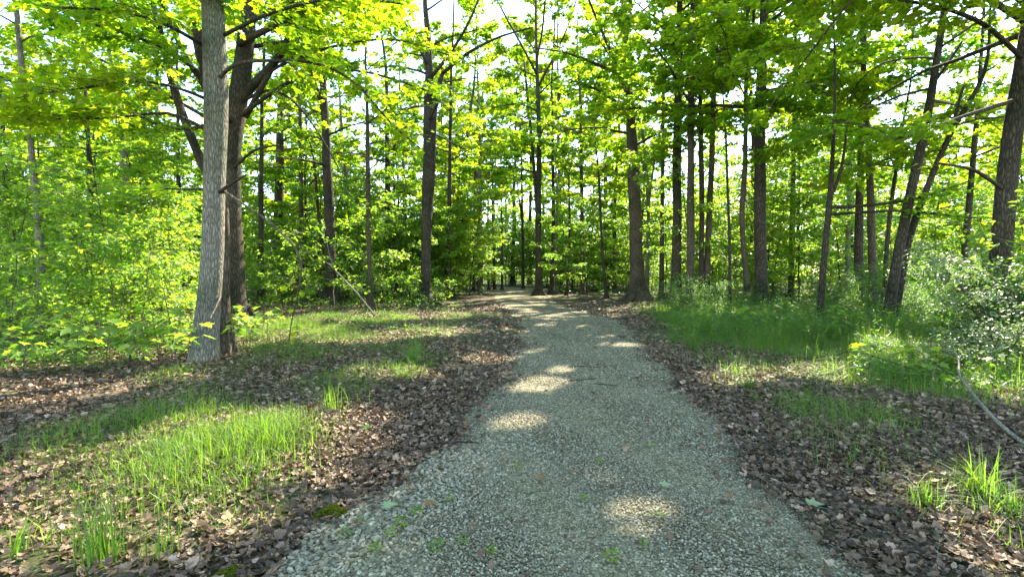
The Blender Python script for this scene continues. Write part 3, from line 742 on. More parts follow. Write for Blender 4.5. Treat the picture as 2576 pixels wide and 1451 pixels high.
# unseen trees whose crowns reach over the frame; right-hand pair added for shade
for (x, y, h, lab, rch, spr) in ((7.9, 7.4, 18, "unseen tall tree added beyond the right edge to shade the path", 6.2, None), (-7.8, 3.6, 15, "tall tree beyond the left edge with boughs over the grass", 4.8, None),
                            (14.5, 11.0, 19, "second unseen tall tree added beyond the right edge for shade", 5.0, None), (-13.5, 8.5, 17, "second tall tree beyond the left edge, deeper in the thicket", 4.8, None)):
    px = CX + x / y * F
    w = .36 * F / y
    pts = []
    for hh, ww in ((0, w), (1.5, w * .9), (4, w * .8), (8, w * .6)):
        a = np.array([x, y, hh])
        v = (hh - CAMH)
        c_f = y * CP - v * SP; c_u = y * SP + v * CP
        pts.append((CX + x / c_f * F, CY - c_u / c_f * F, ww))
    T(lab, y, pts, h, 5.5, 'bark_brown', 16, rch, 42, .12, None, sub=1, tw=10)

CARVE_WOOD = False
# ------------------------------------------------------------------ deeper woods: prototypes and copies
LANDMARKS.sort()


def place_words(px):
    ls = [a for a in LANDMARKS if a[0] <= px]; rs = [a for a in LANDMARKS if a[0] > px]
    if not ls: return "left of " + rs[0][1]
    if not rs: return "right of " + ls[-1][1]
    a, b = ls[-1][1], rs[0][1]
    return f"between {a[4:] if a.startswith('the ') else a} and {b[4:] if b.startswith('the ') else b}"


def proto_tree(H, h0, r, bark, nl, reach, dens, leaf, width=.4, tw=8, lean=.4):
    base = np.zeros(3)
    a = U(0, 6.28)
    z = np.linspace(-.1, H, 16)
    line = np.stack([lean * np.sin(z / H * 2.2) * math.sin(a) + .06 * np.sin(z * 1.1 + a), lean * np.sin(z / H * 2) * math.cos(a) + .05 * np.sin(z * .9), z], 1)
    rad = r * (1 - .93 * np.clip(z / H, 0, 1) ** 1.2) * (1 + .5 * np.exp(-np.clip(z, 0, 9) / .3))
    mb = MB(); tube(mb, line, rad, 9, lump=.03)
    ls = Leafset(); az = a
    for k in range(nl):
        f = (k + U(.1, .9)) / nl
        h = h0 + (H - h0) * f * .97
        p = np.array([np.interp(h, z, line[:, c]) for c in range(3)])
        az += 2.4 + U(-.4, .4)
        L = reach * (1 - .6 * f) * U(.75, 1.25)
        lp = grow(p, az, .15 + .6 * f + U(-.1, .2), L, 6, -.06, .1)
        rr = min(.02 + .012 * L, r * .5)
        tube(mb, lp, np.linspace(rr, .008, 6), 5)
        twigs(mb, ls, lp, rr, L * .36, tw, dens, width, 3)
    mc = MB(); ls.emit(mc, leaf, L_QUAD, False)
    return mb.mesh("forest_tree_trunk", [M[bark]], smooth=True), mc.mesh("forest_tree_crown", [M['leaf']])


PROTO = [proto_tree(H, h0, r, b, nl, rc, dn, .25, .5, 9) for H, h0, r, b, nl, rc, dn in
         ((24, 9, .20, 'bark_dark', 15, 4.8, 62), (13.5, 3.5, .10, 'bark_brown', 17, 3.2, 30), (22, 8, .15, 'bark_grey', 15, 4.6, 62), (10.5, 2.4, .08, 'bark_dark', 16, 2.9, 30),
          (25, 10, .21, 'bark_brown', 15, 5.0, 62), (15, 4.5, .12, 'bark_dark', 20, 3.4, 42))]


def put(name, meshes, partnames, loc, rot, sc, label, cat, group):
    r = empty(name, loc); r.rotation_euler = (U(-.03, .03), U(-.03, .03), rot); r.scale = (sc, sc, sc * U(.92, 1.1))
    tag(r, label, cat, group)
    for me, pn in zip(meshes, partnames):
        o = bpy.data.objects.new(pn, me); COL.objects.link(o); o.parent = r
    return r


k = 0
for depth, sp in ((34, 190), (41, 150), (48, 130), (56, 115), (64, 105), (73, 100)):
    for px in np.arange(-150, 2740, sp):
        ppx = px + U(-.4, .4) * sp; y = depth + U(-2.5, 2.5)
        x = (ppx - CX) / F * y
        if y < 62 and -1.2 < path_in(np.array(x), np.array(y)): continue
        if 1220 < ppx < 1390 and y < 50: continue
        if 900 < ppx < 2000 and depth > 57: continue      # a brighter clearing lies beyond the bend
        if 1050 < ppx < 1700 and R.random() < .35: continue
        row = "in middle distance" if depth < 42 else ("deep in woods" if depth < 60 else "in farthest woods")
        tall = depth > 60
        put("forest_tree", PROTO[(0, 2, 4)[k % 3]] if tall else PROTO[(1, 3, 5)[k % 3]], ("trunk", "crown"), (x, y, -.05), U(0, 6.28), U(.85, 1.15),
            f"leafy tree {row} {place_words(ppx)}", "tree", f"woods {row} {place_words(ppx)}")
        k += 1


for j in range(14):
    ppx = 1060 + 520 * (j + U(.1, .9)) / 14; y = (66, 74, 84)[j % 3] + U(-2, 2); x = (ppx - CX) / F * y
    put("forest_tree", PROTO[(0, 4, 2)[(j // 2) % 3]], ("trunk", "crown"), (x, y, -.05), U(0, 6.28), U(1.35, 1.55),
        f"very tall tree beyond {place_words(ppx)}", "tree", f"very tall trees beyond {place_words(ppx)}")


# ---- saplings and shrubs
def proto_sapling(H, nl, reach, dens, leaf, mat, width, tpl=L_OVAL, h0=.12, r=.014, stems=1, tw=5, bark='twig'):
    mb = MB(); ls = Leafset()
    for s in range(stems):
        a = U(0, 6.28); lean = U(.05, .25) * H * (1 if stems == 1 else 1.7)
        z = np.linspace(-.05, H * U(.8, 1.05), 9); t = np.clip(z / H, 0, 1)
        line = np.stack([lean * t ** 1.3 * math.sin(a) + .02 * np.sin(z * 5), lean * t ** 1.3 * math.cos(a) + .02 * np.sin(z * 4 + 1), z], 1)
        tube(mb, line, r * (1.05 - t * .85), 5)
        az = a
        for k in range(nl):
            f = (k + U(.1, .9)) / nl
            h = H * (h0 + (1 - h0) * f)
            p = np.array([np.interp(h, z, line[:, c]) for c in range(3)])
            az += 2.4 + U(-.4, .4)
            L = reach * (1 - .55 * f) * U(.7, 1.25)
            lp = grow(p, az, .25 + .3 * f + U(-.2, .2), L, 5, -.09, .1)
            tube(mb, lp, np.linspace(r * .45, .002, 5), 4)
            twigs(mb, ls, lp, r * .5, L * .4, tw, dens, width, 3)
    mc = MB(); ls.emit(mc, leaf, tpl, False, flat=.38)
    return mb.mesh("sapling_stem", [M[bark]], smooth=True), mc.mesh("sapling_foliage", [M[mat]])


SAP = [proto_sapling(h, nl, rc, 34, lf, 'leaf_young', .16) for h, nl, rc, lf in ((1.6, 9, .9, .09), (2.4, 12, 1.2, .10), (3.4, 15, 1.5, .105), (2.0, 10, 1.1, .095))]
TALL = [proto_sapling(h, nl, rc, 38, .13, 'leaf_young', .28, L_QUAD, .2, .035, 1, 7, 'bark_dark') for h, nl, rc in ((6.5, 20, 2.3), (8, 22, 2.6), (5.2, 18, 2.0))]
SHR = [proto_sapling(h, 8, rc, 34, .06, 'leaf_dark', .11, L_OVAL, .1, .012, 6) for h, rc in ((1.5, .8), (2.0, .95), (1.2, .7))]


def scatter(n, pxr, yr, prot, name, cat, words, sc=(.8, 1.2), parts=("stem", "foliage"), avoid=()):
    for q in range(n):
        for _ in range(30):
            y = math.exp(U(math.log(yr[0]), math.log(yr[1]))); px = U(*pxr); x = (px - CX) / F * y
            if path_in(np.array(x), np.array(y)) > -.5: continue
            if any(abs(px - a) < b and y < c for a, b, c in avoid): continue
            break
        pr = prot[q % len(prot)]
        z = float(ground_z(np.array(x), np.array(y)))
        put(name, pr, parts, (x, y, z), U(0, 6.28), U(*sc), f"{words} {place_words(px)}", cat, f"{words} {place_words(px)}")


AV = [(104, 45, 17), (330, 30, 21), (515, 45, 9), (594, 45, 17), (830, 40, 24), (931, 22, 22), (1070, 40, 26)]
scatter(32, (-60, 470), (12, 26), SAP, "maple_sapling", "sapling", "leafy young sapling", (.8, 1.25), avoid=AV)
scatter(52, (625, 1130), (21, 40), SAP, "maple_sapling", "sapling", "bright young sapling", (.8, 1.6), avoid=AV)
scatter(44, (1100, 1660), (40, 58), SAP, "maple_sapling", "sapling", "small far sapling", (.8, 1.5))
scatter(52, (1640, 2400), (24, 42), SAP, "maple_sapling", "sapling", "yellow-green young sapling", (.9, 1.7))
scatter(20, (-60, 490), (18, 38), TALL, "young_tree", "tree", "slim young leafy tree", (.8, 1.2), ("trunk", "crown"))
scatter(22, (620, 1200), (27, 44), TALL, "young_tree", "tree", "slim bright-leaved young tree", (.8, 1.2), ("trunk", "crown"))
scatter(20, (1120, 1580), (46, 66), TALL, "young_tree", "tree", "slim far young tree", (1, 1.4), ("trunk", "crown"))
scatter(36, (1620, 2640), (23, 42), TALL, "young_tree", "tree", "slim young shaded tree", (.8, 1.2), ("trunk", "crown"))
scatter(34, (1090, 1620), (32, 56), TALL, "young_tree", "tree", "bright young tree", (.6, 1.2), ("trunk", "crown"))
scatter(16, (640, 1100), (30, 48), TALL, "young_tree", "tree", "yellow-green young tree", (.6, 1.1), ("trunk", "crown"))
scatter(46, (1120, 1600), (56, 84), SAP, "maple_sapling", "sapling", "tiny farthest sapling", (1.3, 2.2))
scatter(26, (1080, 1720), (58, 86), TALL, "young_tree", "tree", "small sunlit far tree", (1.1, 1.7), ("trunk", "crown"))
scatter(18, (1660, 2120), (17, 28), SHR, "leafy_shrub", "shrub", "low dark glossy shrub", (.5, .9))
scatter(18, (2080, 2640), (13, 23), SHR, "leafy_shrub", "shrub", "dense dark shrub", (.7, 1.2))
scatter(2, (2540, 2600), (10.5, 11), SAP, "maple_sapling", "sapling", "sapling by the right-edge trunk", (1.1, 1.6))

# ---- maple seedlings in the left undergrowth
SEED = []
for q in range(5):
    mb = MB(); mc = MB(); H = U(.3, .6); a = U(0, 6.28)
    z = np.linspace(-.03, H, 6)
    line = np.stack([.08 * (z / H) ** 2 * math.sin(a) + .01 * np.sin(z * 12), .08 * (z / H) ** 2 * math.cos(a), z], 1)
    tube(mb, line, np.linspace(.006, .003, 6), 5)
    n = 10; aa = a + np.arange(n) * 2.4; hh = H * U(.55, 1.0, n); rr = U(.05, .2, n)
    pos = np.stack([np.interp(hh, z, line[:, 0]) + rr * np.sin(aa), np.interp(hh, z, line[:, 1]) + rr * np.cos(aa), hh + rr * .25], 1)
    for p_, h_ in zip(pos, hh):
        s0 = np.array([np.interp(h_ - .03, z, line[:, c]) for c in range(3)])
        tube(mb, np.array([s0, (s0 + p_) / 2 + [0, 0, .015], p_]), [.0025, .002, .0015], 3)
    leaves(mc, pos, np.stack([np.sin(aa), np.cos(aa), np.full(n, -.35)], 1), np.array([0, 0, 1.]) + R.normal(0, .25, (n, 3)), U(.09, .15, n), L_MAPLE)
    SEED.append((mb.mesh("seedling_stem", [M['twig']], smooth=True), mc.mesh("seedling_foliage", [M['leaf_young']])))
scatter(150, (-80, 470), (7.0, 18), SEED, "maple_seedling", "seedling", "knee-high maple seedling", (.4, 1.6), avoid=[(515, 40, 8.5)])
scatter(16, (560, 680), (8.8, 12), SEED, "maple_seedling", "seedling", "broad-leaved seedling", (.8, 1.3))
scatter(12, (2150, 2560), (6.5, 10), SEED, "maple_seedling", "seedling", "shaded small seedling", (.6, 1.1))

# ---- pale glossy bush at the right edge
base = np.array([8.6, 8.4, 0.0])
root = empty("glossy_bush", base); tag(root, "big bush of small glossy pale leaves catching the sun at the right edge", "bush")
mb = MB(); ls = Leafset()
for s in range(11):
    a = U(0, 6.28)
    st = grow(base + [U(-.25, .25), U(-.25, .25), -.03], a, U(.85, 1.4), U(2.0, 3.3), 9, -.07, .08)
    m2 = MB(); tube(m2, st, np.linspace(.018, .004, 9), 5)
    twigs(m2, ls, st, .015, .75, 12, 62, .09, 3, .1, sub=2)
    m2.build("stem", [M['twig']], root, base, True)
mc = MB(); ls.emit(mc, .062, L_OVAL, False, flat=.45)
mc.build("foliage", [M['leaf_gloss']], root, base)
base = np.array([7.7, 8.1, 0.0])
root = empty("glossy_bush", base); tag(root, "low outer bush of pale glossy leaves in front of the taller right-edge bush", "bush")
ls = Leafset()
for s in range(8):
    st = grow(base + [U(-.2, .2), U(-.2, .2), -.03], U(0, 6.28), U(.6, 1.2), U(.9, 1.5), 7, -.1, .08)
    m2 = MB(); tube(m2, st, np.linspace(.013, .004, 7), 5)
    twigs(m2, ls, st, .012, .5, 9, 60, .08, 3, .1, sub=2)
    m2.build("stem", [M['twig']], root, base, True)
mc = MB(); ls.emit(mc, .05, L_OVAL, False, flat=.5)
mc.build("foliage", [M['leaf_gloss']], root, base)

# ------------------------------------------------------------------ stuff: gravel, litter, grass, ground cover
ph = (1 + 5 ** .5) / 2
ICO = np.array([(-1, ph, 0), (1, ph, 0), (-1, -ph, 0), (1, -ph, 0), (0, -1, ph), (0, 1, ph), (0, -1, -ph), (0, 1, -ph), (ph, 0, -1), (ph, 0, 1), (-ph, 0, -1), (-ph, 0, 1)]) / math.sqrt(1 + ph * ph)
ICF = np.array([(0, 11, 5), (0, 5, 1), (0, 1, 7), (0, 7, 10), (0, 10, 11), (1, 5, 9), (5, 11, 4), (11, 10, 2), (10, 7, 6), (7, 1, 8), (3, 9, 4), (3, 4, 2), (3, 2, 6), (3, 6, 8), (3, 8, 9), (4, 9, 5), (2, 4, 11), (6, 2, 10), (8, 6, 7), (9, 8, 1)])


def stones(mb, x, y, z, size, tint):
    n = len(x)
    a = U(0, 6.28, n)
    sc = np.stack([U(.75, 1.35, n), U(.65, 1.0, n), U(.40, .75, n)], 1) * (size / 2)[:, None]
    v = ICO[None] * (1 + R.normal(0, .16, (n, 12, 1))) * sc[:, None]
    c, s = np.cos(a)[:, None], np.sin(a)[:, None]
    vx = v[..., 0] * c - v[..., 1] * s; vy = v[..., 0] * s + v[..., 1] * c
    tl = R.normal(0, .3, (n, 1))
    vz = v[..., 2] + vx * tl
    v = np.stack([vx + x[:, None], vy + y[:, None], vz + z[:, None]], -1)
    loops = (ICF.ravel()[None] + (np.arange(n) * 12)[:, None]).ravel()
    mb.add(v.reshape(-1, 3), loops, np.full(n * 20, 3), 0, np.repeat(tint, 12))


def grid_pts(x0, x1, y0, y1, sp):
    a, b = np.meshgrid(np.arange(x0, x1, sp), np.arange(y0, y1, sp))
    return a.ravel() + U(-.45, .45, a.size) * sp, b.ravel() + U(-.45, .45, a.size) * sp


mb = MB()
for (y0, y1, sp, s0, s1) in ((1.9, 4.2, .0150, .010, .021), (4.2, 7, .022, .014, .027), (7, 11, .036, .02, .036), (11, 18, .07, .025, .045)):
    x, y = grid_pts(-4, 4.5, y0, y1, sp)
    d = path_in(x, y) + R.normal(0, .10, len(x))
    ok = (d > -.02) & (np.abs(x) < y * 1.05 + .3)
    x, y = x[ok], y[ok]
    # coarser washed stones toward the near left edge
    w = np.clip((edgeL(y) + 1.0 - x) / .9, 0, 1) * np.clip((5.2 - y) / 1.5, 0, 1)
    sz = U(s0, s1, len(x)) * (1 + 1.0 * w)
    wear = np.sin(x * 2.1 + 1.5 * np.sin(y * .6)) * np.sin(y * 1.3 + np.sin(x * 1.7)) + .5 * np.sin(x * 6 + y * 2) * np.sin(y * 5)
    keep = R.random(len(x)) < (1 - .62 * w) * np.clip(.92 - .35 * np.clip(wear, 0, 1), 0, 1)
    x, y, sz, w = x[keep], y[keep], sz[keep], w[keep]
    t = np.clip(R.beta(1.7, 2.0, len(x)) * .88 + .12 * w, 0, .95); t = np.where(R.random(len(x)) < .03, 1, t)
    stones(mb, x, y, path_z(x, y) + sz * .12, sz, t)
o = mb.build("gravel", [M['stone']])
tag(o, "loose pale grey gravel spread over the path, coarser at its near left edge", kind="stuff")

# dead leaves
mb = MB()
def litter(y0, y1, dens, size, tpl):
    area = (y1 ** 2 - y0 ** 2) * 1.12
    n = int(area * dens)
    y = np.sqrt(U(y0 ** 2, y1 ** 2, n)); x = U(-1.12, 1.12, n) * y
    d = path_in(x, y)
    nz = np.sin(x * 1.3 + 1.7 * np.sin(y * .7)) * np.sin(y * 1.1 + np.sin(x * .9)) + .4 * np.sin(x * 4 + y * 3)
    keep = R.random(n) < np.where(d > .05, np.where(d < .35, .10, .005), np.clip(.75 + .35 * nz, .3, 1))
    keep |= (np.abs(d) < .12) & (R.random(n) < .5)
    x, y, d = x[keep], y[keep], d[keep]; n = len(x)
    z = np.maximum(ground_z(x, y), np.where(d > -.06, path_z(x, y), -1)) + U(.004, .035, n)
    a = U(0, 6.28, n)
    leaves(mb, np.stack([x, y, z], 1), np.stack([np.sin(a), np.cos(a), R.normal(0, .22, n)], 1), np.array([0, 0, 1.]) + R.normal(0, .62, (n, 3)),
           size * U(.55, 1.35, n), tpl, 0, R.beta(1.3, 1.9, n))
litter(1.9, 6, 520, .052, L_DEAD)
litter(1.9, 6, 800, .046, L_CURL)
litter(1.9, 5, 900, .022, L_CURL)
litter(6, 11, 230, .064, L_DEAD)
litter(6, 11, 330, .06, L_CURL)
litter(11, 26, 130, .09, L_OVAL)
n = 1500
y = np.sqrt(U(1.9 ** 2, 13 ** 2, n)); x = U(-1.1, 1.1, n) * y
for xx, yy in zip(x, y):
    if path_in(np.array(xx), np.array(yy)) > (.05 if R.random() < .8 else 2): continue
    a, L_ = U(0, 6.28), U(.06, .32)
    t = np.linspace(-.5, .5, 4)[:, None]
    q = np.array([xx, yy, float(ground_z(np.array(xx), np.array(yy))) + .03]) + t * L_ * np.array([math.sin(a), math.cos(a), U(-.05, .08)]) + R.normal(0, .012, (4, 3)) * [1, 1, .5]
    tube(mb, q, np.linspace(U(.002, .005), .0015, 4), 4, 1)
o = mb.build("leaf_litter", [M['dead'], M['stick']])
tag(o, "dry brown fallen leaves carpeting the ground beside the path", kind="stuff")


def blades(mb, x, y, h, w, leanv=.85, z=None, droop=.5):
    n = len(x)
    a = U(0, 6.28, n); ln = np.abs(R.normal(.12, leanv, n))
    z0 = ground_z(x, y) - .01 if z is None else z
    f = np.array([0, .38, .72, 1.0])
    dx, dy = np.sin(a), np.cos(a)
    sx, sy = np.cos(a + U(-1, 1, n)), -np.sin(a)
    V = np.zeros((n, 8, 3))
    for k, t in enumerate(f):
        off = ln * h * (t ** 2.1) * 1.15
        zz = z0 + h * (t - droop * ln * t ** 2.5 * .8)
        ww = w * (1 - t ** 1.8 * .95) * .5
        for s in (0, 1):
            sg = -1 if s == 0 else 1
            V[:, 2 * k + s, 0] = x + dx * off + sg * sx * ww
            V[:, 2 * k + s, 1] = y + dy * off + sg * sy * ww
            V[:, 2 * k + s, 2] = zz
    fl = np.array([0, 1, 3, 2, 2, 3, 5, 4, 4, 5, 7, 6])
    mb.add(V.reshape(-1, 3), (fl[None] + (np.arange(n) * 8)[:, None]).ravel(), np.full(n * 3, 4), 0, np.repeat(np.where(R.random(n) < .10, 0.0, np.clip(.24 + .8 * R.beta(2, 2.6, n), 0, 1)), 8))


# (px, py, rx, ry, blades per m2, height, blade width)
GRASS = [(120, 1240, 170, 110, 330, .2, .006), (500, 1270, 240, 70, 230, .2, .006), (250, 1340, 200, 70, 90, .18, .005), (1960, 930, 190, 60, 130, .25, .007), (2180, 1110, 240, 90, 100, .2, .006), (2350, 1300, 160, 90, 60, .16, .005), (300, 1250, 300, 110, 150, .21, .006), (620, 1020, 200, 60, 170, .2, .0055), (900, 900, 260, 55, 120, .2, .006), (1030, 850, 190, 34, 100, .18, .006), (700, 830, 220, 36, 150, .2, .007), (2200, 1010, 250, 60, 150, .22, .007), (2420, 1180, 150, 70, 80, .16, .006),
         (330, 1150, 340, 120, 260, .19, .006), (560, 1300, 260, 50, 60, .2, .005), (850, 930, 260, 60, 90, .2, .006), (2250, 1120, 300, 120, 60, .19, .006),
         (540, 1140, 250, 85, 800, .27, .007), (330, 1160, 230, 90, 480, .22, .006), (130, 1190, 160, 110, 240, .16, .006), (700, 1110, 60, 45, 330, .30, .007), (480, 1230, 200, 55, 180, .22, .007),
         (850, 1000, 110, 50, 260, .18, .006), (640, 1010, 90, 40, 60, .25, .006), (1020, 962, 60, 22, 520, .16, .006), (1040, 905, 26, 30, 330, .26, .006), (830, 905, 90, 28, 220, .24, .007),
         (740, 850, 150, 40, 160, .24, .007), (900, 812, 170, 22, 140, .20, .008), (1120, 800, 180, 12, 110, .16, .008), (1250, 800, 60, 10, 120, .12, .008), (620, 900, 70, 40, 160, .2, .007), (420, 960, 70, 30, 250, .2, .006),
         (1300, 940, 20, 30, 10, .1, .005), (400, 1380, 60, 60, 60, .22, .006), (700, 1200, 60, 40, 60, .25, .006), (770, 1130, 40, 30, 90, .22, .006),
         (1900, 840, 200, 50, 260, .50, .009), (2150, 850, 260, 60, 300, .55, .010), (2330, 880, 200, 50, 300, .5, .010), (1780, 830, 90, 35, 240, .42, .009), (1755, 875, 30, 22, 320, .3, .008), (1850, 790, 200, 22, 160, .5, .012), (2300, 800, 240, 30, 160, .55, .012),
         (1870, 955, 36, 26, 360, .16, .006), (2040, 1040, 90, 50, 280, .20, .006), (2210, 1060, 80, 60, 240, .22, .006), (1800, 905, 60, 14, 80, .14, .007), (2110, 930, 120, 36, 140, .26, .008), (2350, 960, 160, 60, 220, .34, .009), (2480, 950, 120, 60, 260, .4, .009),
         (2420, 1100, 130, 70, 90, .18, .006), (2330, 1270, 40, 35, 200, .22, .007), (2480, 1260, 70, 60, 240, .26, .007), (2400, 1350, 80, 40, 120, .12, .006), (2540, 1350, 50, 60, 200, .16, .006), (1700, 800, 60, 14, 140, .3, .01), (1520, 775, 60, 6, 40, .15, .01)]
mb = MB()
for px, py, rx, ry, dn, h, w in GRASS:
    c = at(px, py); a, b = at(px, py + ry), at(px, max(py - ry, 745))
    cy, ry_, rx_ = (a[1] + b[1]) / 2, (b[1] - a[1]) / 2, rx * c[1] / F
    n = int(min(26000, math.pi * rx_ * ry_ * dn * 2.8))
    r, th = np.sqrt(R.random(n)) * (1 + .25 * R.normal(0, 1, n)), U(0, 6.28, n)
    y = cy + r * np.sin(th) * ry_
    x = c[0] * (.35 + .65 * y / c[1]) + r * np.cos(th) * rx_
    # grow in tufts
    tx, ty = np.round(x / .12 + .3 * np.sin(y * 9)) * .12, np.round(y / .12 + .3 * np.sin(x * 8)) * .12
    kk = .45
    x, y = x * (1 - kk) + tx * kk, y * (1 - kk) + ty * kk
    ok = (y > 1.7) & (path_in(x, y) < -.05)
    x, y = x[ok], y[ok]
    hn = .75 + .35 * np.sin(x * 2.7 + 1.3 * np.sin(y * 2.1))
    blades(mb, x, y, h * hn * (.22 + 1.0 * R.random(len(x)) ** 1.3), w * U(.45, .95, len(x)))
o = mb.build("grass", [M['grass']])
tag(o, "soft green grass growing in patches on both verges", kind="stuff")

# low leafy ground cover
mb = MB()
def cover(n, pxr, yr, h, size, mat=0):
    y = np.sqrt(U(yr[0] ** 2, yr[1] ** 2, n)); px = U(*pxr, n); x = (px - CX) / F * y
    nz = np.sin(x * 1.1 + 2 * np.sin(y * .6)) * np.sin(y * .9 + np.sin(x * .8))
    ok = (path_in(x, y) < -.25) & (R.random(n) < .55 + .5 * nz)
    x, y = x[ok], y[ok]; n = len(x)
    z = ground_z(x, y) + h * R.random(n) ** .8 * (.7 + .4 * np.sin(x * 1.7 + y))
    a = U(0, 6.28, n)
    leaves(mb, np.stack([x, y, np.maximum(z, .01)], 1), np.stack([np.sin(a), np.cos(a), U(-.5, .1, n)], 1), np.array([0, 0, 1.]) + R.normal(0, .4, (n, 3)), size * U(.6, 1.3, n), L_OVAL, mat)
cover(9000, (-60, 480), (7, 14), .28, .06)
cover(16000, (-60, 1120), (20, 34), .5, .10)
cover(16000, (-100, 2700), (34, 60), .9, .17)
cover(42000, (1680, 2640), (10.5, 26), .70, .075)
cover(9000, (2150, 2640), (6.5, 11), .42, .055)
cover(16000, (900, 1900), (56, 92), 1.1, .24)
cover(2500, (600, 1050), (12, 22), .15, .06)
o = mb.build("ground_cover", [M['leaf_dark']])
tag(o, "low green leafy ground cover under the trees", kind="stuff")
# feathery weed spikes among the right-hand grass
mb = MB()
n = 420
y = np.sqrt(U(10.0 ** 2, 19.0 ** 2, n)); x = (U(1720, 2350, n) - CX) / F * y
for xx, yy in zip(x, y):
    if path_in(np.array(xx), np.array(yy)) > -.6: continue
    h = U(.45, .9); a = U(0, 6.28); z = np.linspace(0, h, 5)
    st = np.stack([xx + .12 * (z / h) ** 2 * math.sin(a), yy + .12 * (z / h) ** 2 * math.cos(a), z], 1)
    tube(mb, st, np.linspace(.004, .002, 5), 3, 0, .5)
    m = 22; tt = U(.25, 1, m); aa = U(0, 6.28, m)
    p = np.stack([np.interp(tt * h, z, st[:, c]) for c in range(3)], 1)
    leaves(mb, p, np.stack([np.sin(aa), np.cos(aa), U(-.1, .5, m)], 1), np.array([0, 0, 1.]) + R.normal(0, .4, (m, 3)), U(.05, .12, m) * (1.25 - tt), L_OVAL)
o = mb.build("weeds", [M['grass']])
tag(o, "feathery green weeds standing in the tall grass right of the path", kind="stuff")

# far wall of woods
mb = MB()
n = 150000
x = U(-1.3, 1.3, n) * 100
y = 96 + 8 * np.sin(x * .05 + 1) + 4 * np.sin(x * .17) + U(-2.5, 2.5, n)
cl = np.sin(x * .21 + .5) * .5 + .5 * np.sin(x * .53 + 2)
z = R.random(n) ** .9 * (13 + 4 * cl)
p = np.stack([x, y, z], 1) + R.normal(0, .3, (n, 3))
a = U(0, 6.28, n)
leaves(mb, p, np.stack([np.sin(a), np.cos(a), R.normal(-.2, .3, n)], 1), np.array([0, 0, 1.]) + R.normal(0, 1.3, (n, 3)), U(.35, .65, n), L_QUAD, 0, np.clip(R.beta(2, 2, n) + .2 * cl, 0, 1))
o = mb.build("distant_woods", [M['leaf']])
tag(o, "far-off mass of green foliage closing the view behind the trees", kind="stuff")

# ------------------------------------------------------------------ single things on the ground
def stick(name, label, cat, pts, w0, w1, bark, group=None, forks=(), n=14):
    lp = np.array(pts, float)
    base = lp[0].copy()
    lp4 = interp_line(np.hstack([lp, np.linspace(w0, w1, len(lp))[:, None]]), n)
    mb = MB(); tube(mb, lp4[:, :3], lp4[:, 3], 8, lump=.06)
    if not forks:
        o = mb.build(name, [M[bark]], None, base, True); tag(o, label, cat, group); return o
    root = empty(name, base); tag(root, label, cat, group)
    mb.build("stem", [M[bark]], root, base, True)
    for f in forks:
        q = interp_line(np.hstack([np.array(f['pts'], float), np.linspace(f['w'], f['w1'], len(f['pts']))[:, None]]), 12)
        m2 = MB(); tube(m2, q[:, :3], q[:, 3], 6, lump=.05)
        m2.build("side_branch", [M[f.get('bark', bark)]], root, base, True)
    return root


G = lambda px, py, z=.03: at(px, py, z)
stick("fallen_branch", "long bare grey branch arching over the grass at the lower right", "branch",
      [G(2600, 1135, .03), G(2560, 1105, .05), G(2500, 1055, .10), G(2450, 995, .16), G(2420, 955, .2), G(2408, 940, .22), G(2415, 920, .28), G(2408, 890, .36), G(2385, 878, .38), G(2340, 870, .36), G(2290, 872, .3)], .019, .007, 'stick',
      forks=[dict(pts=[G(2408, 940, .22), G(2360, 945, .20), G(2280, 925, .22), G(2200, 895, .26), G(2130, 877, .28), G(2105, 885, .2), G(2095, 905, .04)], w=.010, w1=.005, bark='bark_dark')], n=26)
stick("broken_log", "short thick broken branch lying in the sunlit leaves at right", "log", [G(2050, 947, .035), G(2075, 943, .04), G(2100, 935, .045), G(2122, 922, .05)], .034, .022, 'bark_pale', n=8)
stick("leaning_stick", "thin pale dead sapling with bare twigs leaning across the dark rough trunk", "stick",
      [at(945, 797), P(905, 745, 18), P(860, 697, 18.6), P(827, 663, 19)], .034, .02, 'stick',
      forks=[dict(pts=[P(840, 677, 18.8), P(828, 640, 18.6), P(822, 605, 18.5)], w=.015, w1=.005), dict(pts=[P(832, 668, 18.9), P(845, 645, 18.7), P(868, 625, 18.6)], w=.013, w1=.004), dict(pts=[P(830, 665, 19), P(812, 655, 19), P(800, 652, 19)], w=.012, w1=.004),
             dict(pts=[P(850, 690, 18.6), P(838, 730, 18.4), P(842, 770, 18)], w=.012, w1=.006)])
stick("fallen_stick", "dark rotten stick lying where the leaves meet the gravel at left", "stick", [G(1090, 1112, .02), G(1130, 1112, .03), G(1165, 1109, .03), G(1207, 1114, .02)], .013, .006, 'bark_dark', n=8)
stick("fallen_stick", "pale thin stick on the coarse stones at the near left edge of the path", "stick", [G(1015, 1253, .025), G(1050, 1248, .035), G(1075, 1242, .03)], .006, .004, 'stick', n=6)
stick("fallen_stick", "second pale stick just left of the coarse stones", "stick", [G(875, 1365 - 105, .03), G(930, 1248, .035), G(960, 1243, .03)], .006, .003, 'stick', n=6)
stick("fallen_stick", "dark twig lying across the gravel above the bright sun patch", "stick", [G(1430, 922, .02), G(1470, 920, .025), G(1515, 925, .02)], .010, .005, 'bark_dark', n=6)
stick("fallen_stick", "dark twig on the gravel right of the bright sun patch", "stick", [G(1430, 957, .02), G(1470, 954, .025), G(1500, 952, .02)], .010, .005, 'bark_dark', n=6)
stick("fallen_stick", "straight dark twig nearest the path's right edge below the sun patch", "stick", [G(1495, 965, .02), G(1530, 967, .025), G(1555, 970, .02)], .010, .005, 'bark_dark', n=6)
